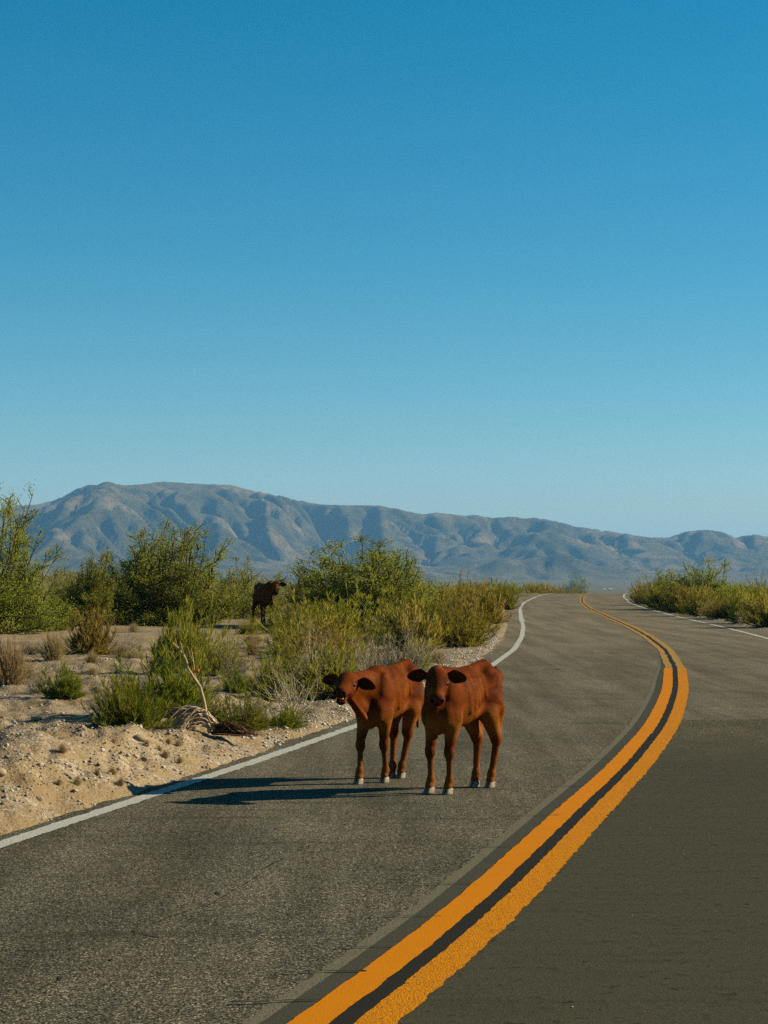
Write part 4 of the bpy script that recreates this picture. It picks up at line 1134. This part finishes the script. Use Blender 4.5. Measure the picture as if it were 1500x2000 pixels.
# --- fill: plants of the flats that nothing sets apart, and the far brush as one mass
def clear(x, y, m=0.3):
    yc = np.clip(y, -28, 285); c = float(road_cos(yc))
    return (float(road_c(yc) + off_l(yc)) - x) * c > m or (x - float(road_c(yc) + off_r(yc))) * c > m
fr = np.random.default_rng(314)
FILL = {'green': ('olive green desert shrub ', 'shrub'), 'gold': ('golden brown desert shrub ', 'shrub'), 'sage': ('pale grey sage shrub ', 'shrub'),
        'dry': ('bleached leafless dry shrub ', 'shrub'), 'grass': ('dry tan grass clump ', 'grass'), 'bush': ('dark leafy bush ', 'bush')}
cnt = 0
def fill(n, pxr, yr_, kinds, hs, where, m=0.4):
    global cnt
    k = 0; tries = 0
    while k < n and tries < n * 30:
        tries += 1
        px = fr.uniform(*pxr); D = math.exp(fr.uniform(math.log(yr_[0]), math.log(yr_[1]))); x = (px - 750) * D / FPX
        if not clear(x, D, m): continue
        kd = kinds[fr.integers(0, len(kinds))]; h = fr.uniform(*hs) * (1.7 if kd == 'bush' else 1.0) * (0.7 if kd == 'grass' else 1.0); w = h * fr.uniform(1.1, 1.7)
        if not clear(x + w * 0.6, D, 0.25) or not clear(x - w * 0.6, D, 0.25): continue
        place(kd, x, D, h, w, FILL[kd][0] + where, FILL[kd][1], FILL[kd][1] + ' plants ' + where); k += 1
fill(48, (565, 1010), (31, 70), ['green', 'grass', 'gold', 'grass', 'dry', 'dry'], (0.35, 0.75), 'in the left verge brush behind the calves', m=0.9)
fill(14, (-60, 250), (58, 105), ['gold', 'sage', 'grass', 'green'], (0.5, 0.9), 'on the flat at the far left')
fill(14, (250, 520), (66, 120), ['gold', 'green', 'grass', 'grass'], (0.5, 0.9), 'on the flat behind the cow')
fill(22, (500, 860), (75, 150), ['green', 'gold', 'grass', 'gold'], (0.6, 1.0), 'beyond the wide rounded bush')
fill(28, (860, 1060), (75, 175), ['green', 'gold', 'grass', 'gold', 'green'], (0.6, 1.1), 'beside the far left edge of the road', m=0.5)
fill(24, (1215, 1380), (80, 185), ['green', 'gold', 'gold', 'green'], (0.6, 1.1), 'in the roadside brush left of the right hand bush', m=0.5)
fill(24, (1380, 1560), (66, 165), ['green', 'gold', 'gold', 'grass', 'green'], (0.6, 1.05), 'in the roadside brush below the right hand bush', m=0.5)
fill(30, (240, 760), (22, 58), ['grass', 'dry', 'grass', 'green'], (0.24, 0.55), 'between the near clump and the cow', m=0.9)
fill(13, (-40, 480), (24, 48), ['grass', 'sage', 'gold'], (0.16, 0.34), 'low on the bare sand at left')
fill(24, (1020, 1290), (190, 240), ['gold', 'green', 'sage'], (1.0, 1.7), 'on the brow where the road disappears', m=0.3)

# small golden grass tufts on the bank
tf = [(462, 1468), (416, 1476), (222, 1500), (119, 1528), (193, 1508), (153, 1530), (240, 1528), (288, 1452), (125, 1466), (312, 1462), (326, 1476), (353, 1484), (225, 1450)]
for i, (px, py) in enumerate([(124, 1470), (192, 1512), (222, 1512), (118, 1530), (153, 1532), (238, 1532), (288, 1456), (313, 1466), (324, 1480), (353, 1488), (223, 1452), (330, 1452), (350, 1456)]):
    x, y, z = ground_at(px, py); s_ = fr.uniform(0.05, 0.085)
    place('grass', x, y, s_, s_ * 1.1, 'tiny golden grass tuft on the gravel bank beside the road', 'grass', 'tiny grass tufts on the bank', z=z - 0.003)

# far brush: beyond counting
def far_brush():
    r = np.random.default_rng(909); T = Tri()
    N = 3900
    px = r.uniform(-250, 1750, N); D = np.exp(r.uniform(math.log(110), math.log(1500), N))
    x = (px - 750) * D / FPX
    yc = np.clip(D, -28, 285); c = road_cos(yc)
    ok = ((road_c(yc) + off_l(yc) - x) * c > 1.6) | ((x - road_c(yc) - off_r(yc)) * c > 1.6) | (D > 285)
    x = x[ok]; D = D[ok]; z = ground_z(x, D); n = len(x)
    h = r.uniform(0.4, 1.0, n) * np.where(r.random(n) < 0.08, 1.5, 1); w = h * r.uniform(0.5, 0.85, n)
    K = 52
    ph = r.uniform(0, 6.283, (n, K)); tl = np.arccos(r.uniform(0.02, 1, (n, K)))
    d = np.stack([np.cos(ph) * np.sin(tl), np.sin(ph) * np.sin(tl), np.cos(tl)], -1)
    rr = r.uniform(0.35, 0.95, (n, K))[..., None]
    P = np.stack([x, D, z], -1)[:, None] + d * rr * np.stack([w, w, h], -1)[:, None] * 0.85
    Dr = d * 0.6 + np.array([0, 0, 0.5]) + r.normal(size=d.shape) * 0.4
    L = (h[:, None] * r.uniform(0.12, 0.30, (n, K))).ravel(); W = (h[:, None] * r.uniform(0.025, 0.06, (n, K)) * (1 + np.clip(D[:, None] / 400, 0, 1.5))).ravel()
    tint = np.clip(np.repeat(r.normal(0.5, 0.24, n), K) + r.normal(0, 0.1, n * K), 0, 1)
    leafs(T, r, P.reshape(-1, 3), Dr.reshape(-1, 3), L, W * 1.15, tint)
    o = T.build('far_brush', M['farbrush']); tag(o, 'mass of far olive and golden desert brush below the mountains', 'brush', None, 'stuff')
M['farbrush'] = mat_leaf('far_brush_mix', [(0.14, 0.15, 0.028), (0.27, 0.235, 0.055), (0.40, 0.31, 0.09), (0.50, 0.38, 0.15)], 0.35, 0.0)
far_brush()

# ------------------------------------------------------------------ dead uprooted shrub, flagging tape, post, rocks, gravel, far buildings
def chain(T, pts, ra, rb, tint):
    P = np.array(pts); n = len(P) - 1; rad_ = np.linspace(ra, rb, n + 1)
    twigs(T, P[:-1], P[1:], rad_[:-1], rad_[1:], np.full(n, tint))
def dead_shrub():
    r = np.random.default_rng(44)
    bx, by, bz = ground_at(411, 1437)
    k = by / FPX
    root = empty('dead_shrub', (bx, by, bz))
    def off(px, py, dy=0.0): return np.array([(px - 411) * k, dy, (1437 - py) * k])
    T = Tri()
    main = [off(411, 1432), off(405, 1402), off(400, 1372), off(392, 1342), off(378, 1322), off(368, 1305), off(364, 1288), off(352, 1270), off(338, 1256)]
    chain(T, main, 0.021, 0.007, 0.55)
    for pts, a, b in (([off(388, 1337), off(381, 1318), off(379, 1295), off(374, 1268)], 0.008, 0.003), ([off(386, 1332), off(372, 1310), off(358, 1290), off(340, 1272)], 0.006, 0.002),
                      ([off(364, 1288), off(358, 1272), off(352, 1252)], 0.006, 0.002), ([off(368, 1305), off(350, 1298), off(338, 1280), off(324, 1266)], 0.005, 0.002),
                      ([off(379, 1295), off(372, 1278), off(366, 1262)], 0.004, 0.0015), ([off(352, 1270), off(345, 1258), off(342, 1246)], 0.004, 0.0015), ([off(376, 1316), off(362, 1312), off(348, 1306)], 0.004, 0.0015)):
        chain(T, [p + np.array([0, r.normal() * 0.02, 0]) for p in pts], a, b, 0.55)
    T.build('stem', M['straw'], root)
    T = Tri()
    for i in range(120):
        sx = r.uniform(-0.03, 0.06); a = r.uniform(0.15, 1.0); reach = r.uniform(0.20, 0.56); hgt = r.uniform(0.09, 0.27); dep = r.uniform(-0.16, 0.10)
        pts = []
        for t in np.linspace(0, 1, 8):
            pts.append(np.array([sx - reach * t, dep * t * 0.7 - 0.04 * t, 0.02 + hgt * math.sin(math.pi * (0.12 + 0.80 * t)) * (1.1 - 0.3 * t) - 0.01 * t]) + r.normal(size=3) * 0.007)
        chain(T, pts, r.uniform(0.0045, 0.010), 0.003, r.uniform(0.3, 1))
    T.build('root_tangle', M['straw'], root)
    T = Tri()
    for i in range(70):
        sx = r.uniform(0.0, 0.10); reach = r.uniform(0.10, 0.42); hgt = r.uniform(0.0, 0.11)
        pts = [np.array([sx + reach * t, r.uniform(-0.10, 0.08) * t, 0.02 + hgt * math.sin(math.pi * min(1, 0.2 + 0.8 * t)) - 0.015 * t]) + r.normal(size=3) * 0.006 for t in np.linspace(0, 1, 7)]
        chain(T, pts, r.uniform(0.004, 0.011), 0.0025, r.uniform(0, 1))
    chain(T, [np.array([0.02, -0.03, 0.03]), np.array([0.10, -0.05, 0.05]), np.array([0.17, -0.04, 0.10]), np.array([0.22, -0.02, 0.16])], 0.016, 0.007, 0.4)
    chain(T, [np.array([0.02, -0.05, 0.02]), np.array([0.20, -0.14, 0.02]), np.array([0.42, -0.20, 0.01])], 0.011, 0.004, 0.8)
    T.build('bark_strands', M['brownroot'], root)
    tag(root, 'dead uprooted shrub with tangled straw roots and a leaning bare stem', 'shrub')
    return root, off, (bx, by, bz)
_dr, _off, _db = dead_shrub()
def tape():
    r = np.random.default_rng(3); p = _off(381, 1312)
    c = np.array(_db) + p; V = []; Fc = []
    for k, (dx, dz, w) in enumerate([(0.0, 0.0, 0.016), (0.018, 0.004, 0.014), (0.03, -0.006, 0.012), (0.045, 0.0, 0.013), (0.055, 0.010, 0.010)]):
        for s_ in (-1, 1):
            V.append(c + np.array([dx - 0.012, -0.02 + r.normal() * 0.006, dz + s_ * w]))
        if k: b = k * 2; Fc += [(b - 2, b - 1, b + 1, b)]
    n = len(V); V = V + [v + np.array([0, 0.002, 0]) for v in V]; Fc = Fc + [tuple(n + q for q in reversed(f)) for f in Fc]
    o = mesh_obj('flagging_tape', np.array(V), Fc, mat_plain('orange_tape', (0.75, 0.16, 0.05), 0.5))
    tag(o, 'scrap of orange marker tape tied to the dead stem', 'tape')
tape()

def post():
    x, y, z = ground_at(960, 1163)
    root = empty('marker_post', (x, y, z)); h = (1163 - 1130) * y / FPX
    def bx(nm, x0, x1, y0, y1, z0, z1, mat):
        v = [(a, b, c) for c in (z0, z1) for a, b in ((x0, y0), (x1, y0), (x1, y1), (x0, y1))]
        return mesh_obj(nm, np.array(v), [(3, 2, 1, 0), (4, 5, 6, 7), (0, 1, 5, 4), (1, 2, 6, 5), (2, 3, 7, 6), (3, 0, 4, 7)], mat, root)
    m = mat_plain('dark_steel', (0.03, 0.035, 0.04), 0.6, (0.06, 0.05, 0.045), 8)
    bx('flange', -0.035, 0.035, -0.004, 0.004, -0.2, h, m); bx('web', -0.004, 0.004, 0.0045, 0.05, -0.2, h - 0.01, m)
    bx('cap', -0.045, 0.045, -0.012, 0.06, h, h + 0.05, m)
    tag(root, 'thin dark metal post in the brush left of the bend', 'post')
post()

def stone_mesh(r, sub=1):
    bm = bmesh.new(); bmesh.ops.create_icosphere(bm, subdivisions=max(sub, 1), radius=1)
    V = np.array([v.co[:] for v in bm.verts]); Fc = np.array([[v.index for v in f.verts] for f in bm.faces]); bm.free()
    if sub == 0:
        V = np.array([(1, 0, 0), (-1, 0, 0), (0, 1, 0), (0, -1, 0), (0, 0, 1), (0, 0, -1.0)]) + r.normal(size=(6, 3)) * 0.18
        Fc = np.array([(0, 2, 4), (2, 1, 4), (1, 3, 4), (3, 0, 4), (2, 0, 5), (1, 2, 5), (3, 1, 5), (0, 3, 5)])
    V = V * lump(V, r, 9, 0.45)[:, None] * r.uniform(0.7, 1.1, 3); return V, Fc
M['stone'] = mat_leaf('gravel_stone', [(0.26, 0.20, 0.14), (0.45, 0.39, 0.31), (0.66, 0.61, 0.53), (0.74, 0.70, 0.62)], 0.0, 0.0, 0.9)
M['rock'] = mat_plain('tan_rock', (0.42, 0.32, 0.21), 0.9, (0.28, 0.20, 0.125), 9, 0.8)
def gravel():
    r = np.random.default_rng(66); protos = [stone_mesh(r, 0 if q else 0) for q in range(10)]
    T = Tri()
    def strew(x, y, size, tint, name=None):
        z = ground_z(x, y)
        for q in range(10):
            m_ = np.arange(len(x)) % 10 == q
            if not m_.any(): continue
            V, Fc = protos[q]; n = m_.sum(); th = r.uniform(0, 6.283, n)
            R = np.stack([np.stack([np.cos(th), -np.sin(th), 0 * th], -1), np.stack([np.sin(th), np.cos(th), 0 * th], -1), np.stack([0 * th, 0 * th, 1 + 0 * th], -1)], 1)
            v = np.einsum('nij,kj->nki', R, V * [1, 1, 0.7]) * size[m_][:, None, None] + np.stack([x[m_], y[m_], z[m_] + size[m_] * 0.25], -1)[:, None]
            f = Fc[None] + (np.arange(n) * len(V))[:, None, None]
            T.add(v.reshape(-1, 3), f.reshape(-1, 3), np.repeat(tint[m_], len(V)))
    # over the bank and along the road edge
    N = 48000
    y = 8 + 44 * r.random(N) ** 1.35; s_ = np.abs(r.normal(0, 1.0, N)) * 1.15 + 0.06
    dens = fbm(y * 0.9, s_ * 2.2, 3, 12)
    flat = y > 19
    keep = (dens + r.normal(0, 0.25, N) > np.where(flat, -0.5, -0.05)) & (s_ < np.where(flat, 1.15, 4))
    y = y[keep]; s_ = s_[keep]; s_ = s_ + np.where(y > 22, 0.12, 0.0)
    x = road_c(y) + off_l(y) - s_ / road_cos(y)
    n = len(x); size = np.clip(r.lognormal(-5.0, 0.55, n), 0.003, 0.035)
    strew(x, y, size, np.clip(r.normal(np.where(y > 18, 0.64, 0.30), 0.24, n), 0, 1))
    # right shoulder
    N = 2500; y = r.uniform(45, 90, N); x = road_c(y) + off_r(y) + 0.55 + np.abs(r.normal(0, 0.35, N)); strew(x, y, np.clip(r.lognormal(-4.3, 0.4, N), 0.006, 0.035), np.clip(r.normal(0.5, 0.2, N), 0, 1))
    # open sand behind the bank
    N = 9000; y = r.uniform(15, 48, N); px = r.uniform(-60, 520, N); x = (px - 750) * y / FPX
    k = (fbm(x * 0.7, y * 0.5, 3, 8) + r.normal(0, 0.2, N) > 0.15) & ((road_c(y) + off_l(y) - x) > 1.5); x = x[k]; y = y[k]; n = len(x)
    strew(x, y, np.clip(r.lognormal(-4.6, 0.5, n), 0.005, 0.04), np.clip(r.normal(0.35, 0.22, n), 0, 1))
    o = T.build('roadside_gravel', M['stone']); tag(o, 'loose pale gravel strewn along the left road edge and bank', 'gravel', None, 'stuff')
    # grit on the asphalt
    T2 = T; T.__init__()
    N = 320; y = r.uniform(7, 24, N); q = r.uniform(-3.0, 2.6, N); x = road_c(y) + q
    z0 = 0.0
    for q in range(10):
        m_ = np.arange(N) % 10 == q; V, Fc = protos[q]; n = m_.sum(); sz = np.clip(r.lognormal(-6.1, 0.45, n), 0.0012, 0.0065)
        v = (V * [1, 1, 0.7])[None] * sz[:, None, None] + np.stack([x[m_], y[m_], np.full(n, 0.004)], -1)[:, None]
        T.add(v.reshape(-1, 3), (Fc[None] + (np.arange(n) * len(V))[:, None, None]).reshape(-1, 3), np.repeat(np.clip(r.normal(0.3, 0.3, n), 0, 1), len(V)))
    o = T.build('road_grit', M['stone']); tag(o, 'scattered grit and tiny stones lying on the asphalt', 'grit', None, 'stuff')
gravel()
rocks = [(275, 1440, 0.055, 'tan rock on the crest of the bank below the green clump'), (4, 1512, 0.06, 'dark sided rock at the left edge of the bank'), (283, 1484, 0.035, 'brown stone half way down the gravel bank'),
         (76, 1402, 0.04, 'flat stone on the sand behind the bank'), (540, 1240, 0.12, 'white stone in the brush below the cow'), (1098, 1157, 0.35, 'pale boulder beside the far bend of the road'),
         (80, 1560, 0.035, 'long pale clod low on the bank at left')]
for i, (px, py, s_, lab) in enumerate(rocks):
    r = np.random.default_rng(800 + i); V, Fc = stone_mesh(r, 2); x, y, z = ground_at(px, py)
    o = mesh_obj('rock', V * s_ * np.array([1.2, 1.0, 0.7]) + np.array([0, 0, s_ * 0.3]), Fc, M['rock'], smooth=False)
    o.location = (x, y, z); tag(o, lab, 'rock', 'rocks on the sand')

def far_building(px, dist, wd_, hh, label):
    x = (px - 750) * dist / FPX; z = float(ground_z(x, dist))
    root = empty('far_building', (x, dist, z))
    def bx(nm, x0, x1, y0, y1, z0, z1, mat, par):
        v = [(a, b, c) for c in (z0, z1) for a, b in ((x0, y0), (x1, y0), (x1, y1), (x0, y1))]
        return mesh_obj(nm, np.array(v), [(3, 2, 1, 0), (4, 5, 6, 7), (0, 1, 5, 4), (1, 2, 6, 5), (2, 3, 7, 6), (3, 0, 4, 7)], mat, par)
    w2 = wd_ / 2
    bx('wall', -w2, w2, 0, 9, -2, hh, M['bwhite'], root)
    rv = [(-w2 - .3, -.5, hh), (w2 + .3, -.5, hh), (w2 + .3, 9.5, hh), (-w2 - .3, 9.5, hh), (-w2 - .3, 4.5, hh + 1.0), (w2 + .3, 4.5, hh + 1.0)]
    mesh_obj('roof', np.array(rv), [(0, 1, 5, 4), (2, 3, 4, 5), (0, 4, 3), (1, 2, 5), (3, 2, 1, 0)], M['bwhite'], root)
    bx('door', -0.5, 0.5, -0.06, 0.0, 0, hh * 0.85, M['bdark'], root)
    tag(root, label, 'building', 'far white buildings in the valley')
M['bwhite'] = mat_plain('white_wall', (0.75, 0.75, 0.72), 0.6); M['bdark'] = mat_plain('dark_door', (0.1, 0.09, 0.08), 0.7)
far_building(1192, 3000, 4, 2.2, 'tiny white building in the far valley right of the bend')
far_building(1181, 3100, 3, 1.6, 'smaller white building left of the far white building')
far_building(1474, 3000, 3, 2, 'tiny white building in the far valley at the right edge')
# ------------------------------------------------------------------ the air: pale haze that fades the far range
def add_haze():
    top = MT_TOP + 12; lo = -48.0; R = 21000.0
    v = [(-R, -R, lo), (R, -R, lo), (R, R, lo), (-R, R, lo), (-R, -R, top), (R, -R, top), (R, R, top), (-R, R, top)]
    f = [(0, 3, 2, 1), (4, 5, 6, 7), (0, 1, 5, 4), (1, 2, 6, 5), (2, 3, 7, 6), (3, 0, 4, 7)]
    m = bpy.data.materials.new('haze_air'); m.use_nodes = True; nt = m.node_tree; nt.nodes.clear()
    out = nt.nodes.new('ShaderNodeOutputMaterial'); pv = nt.nodes.new('ShaderNodeVolumePrincipled')
    pv.inputs['Color'].default_value = (0.22, 0.56, 1.0, 1); pv.inputs['Density'].default_value = HAZE
    pv.inputs['Anisotropy'].default_value = 0.0
    nt.links.new(pv.outputs[0], out.inputs['Volume'])
    o = mesh_obj('haze', np.array(v), f, m)
    tag(o, 'pale blue haze in front of the far mountains', None, None, 'stuff')
HAZE = 0.000066
add_haze()
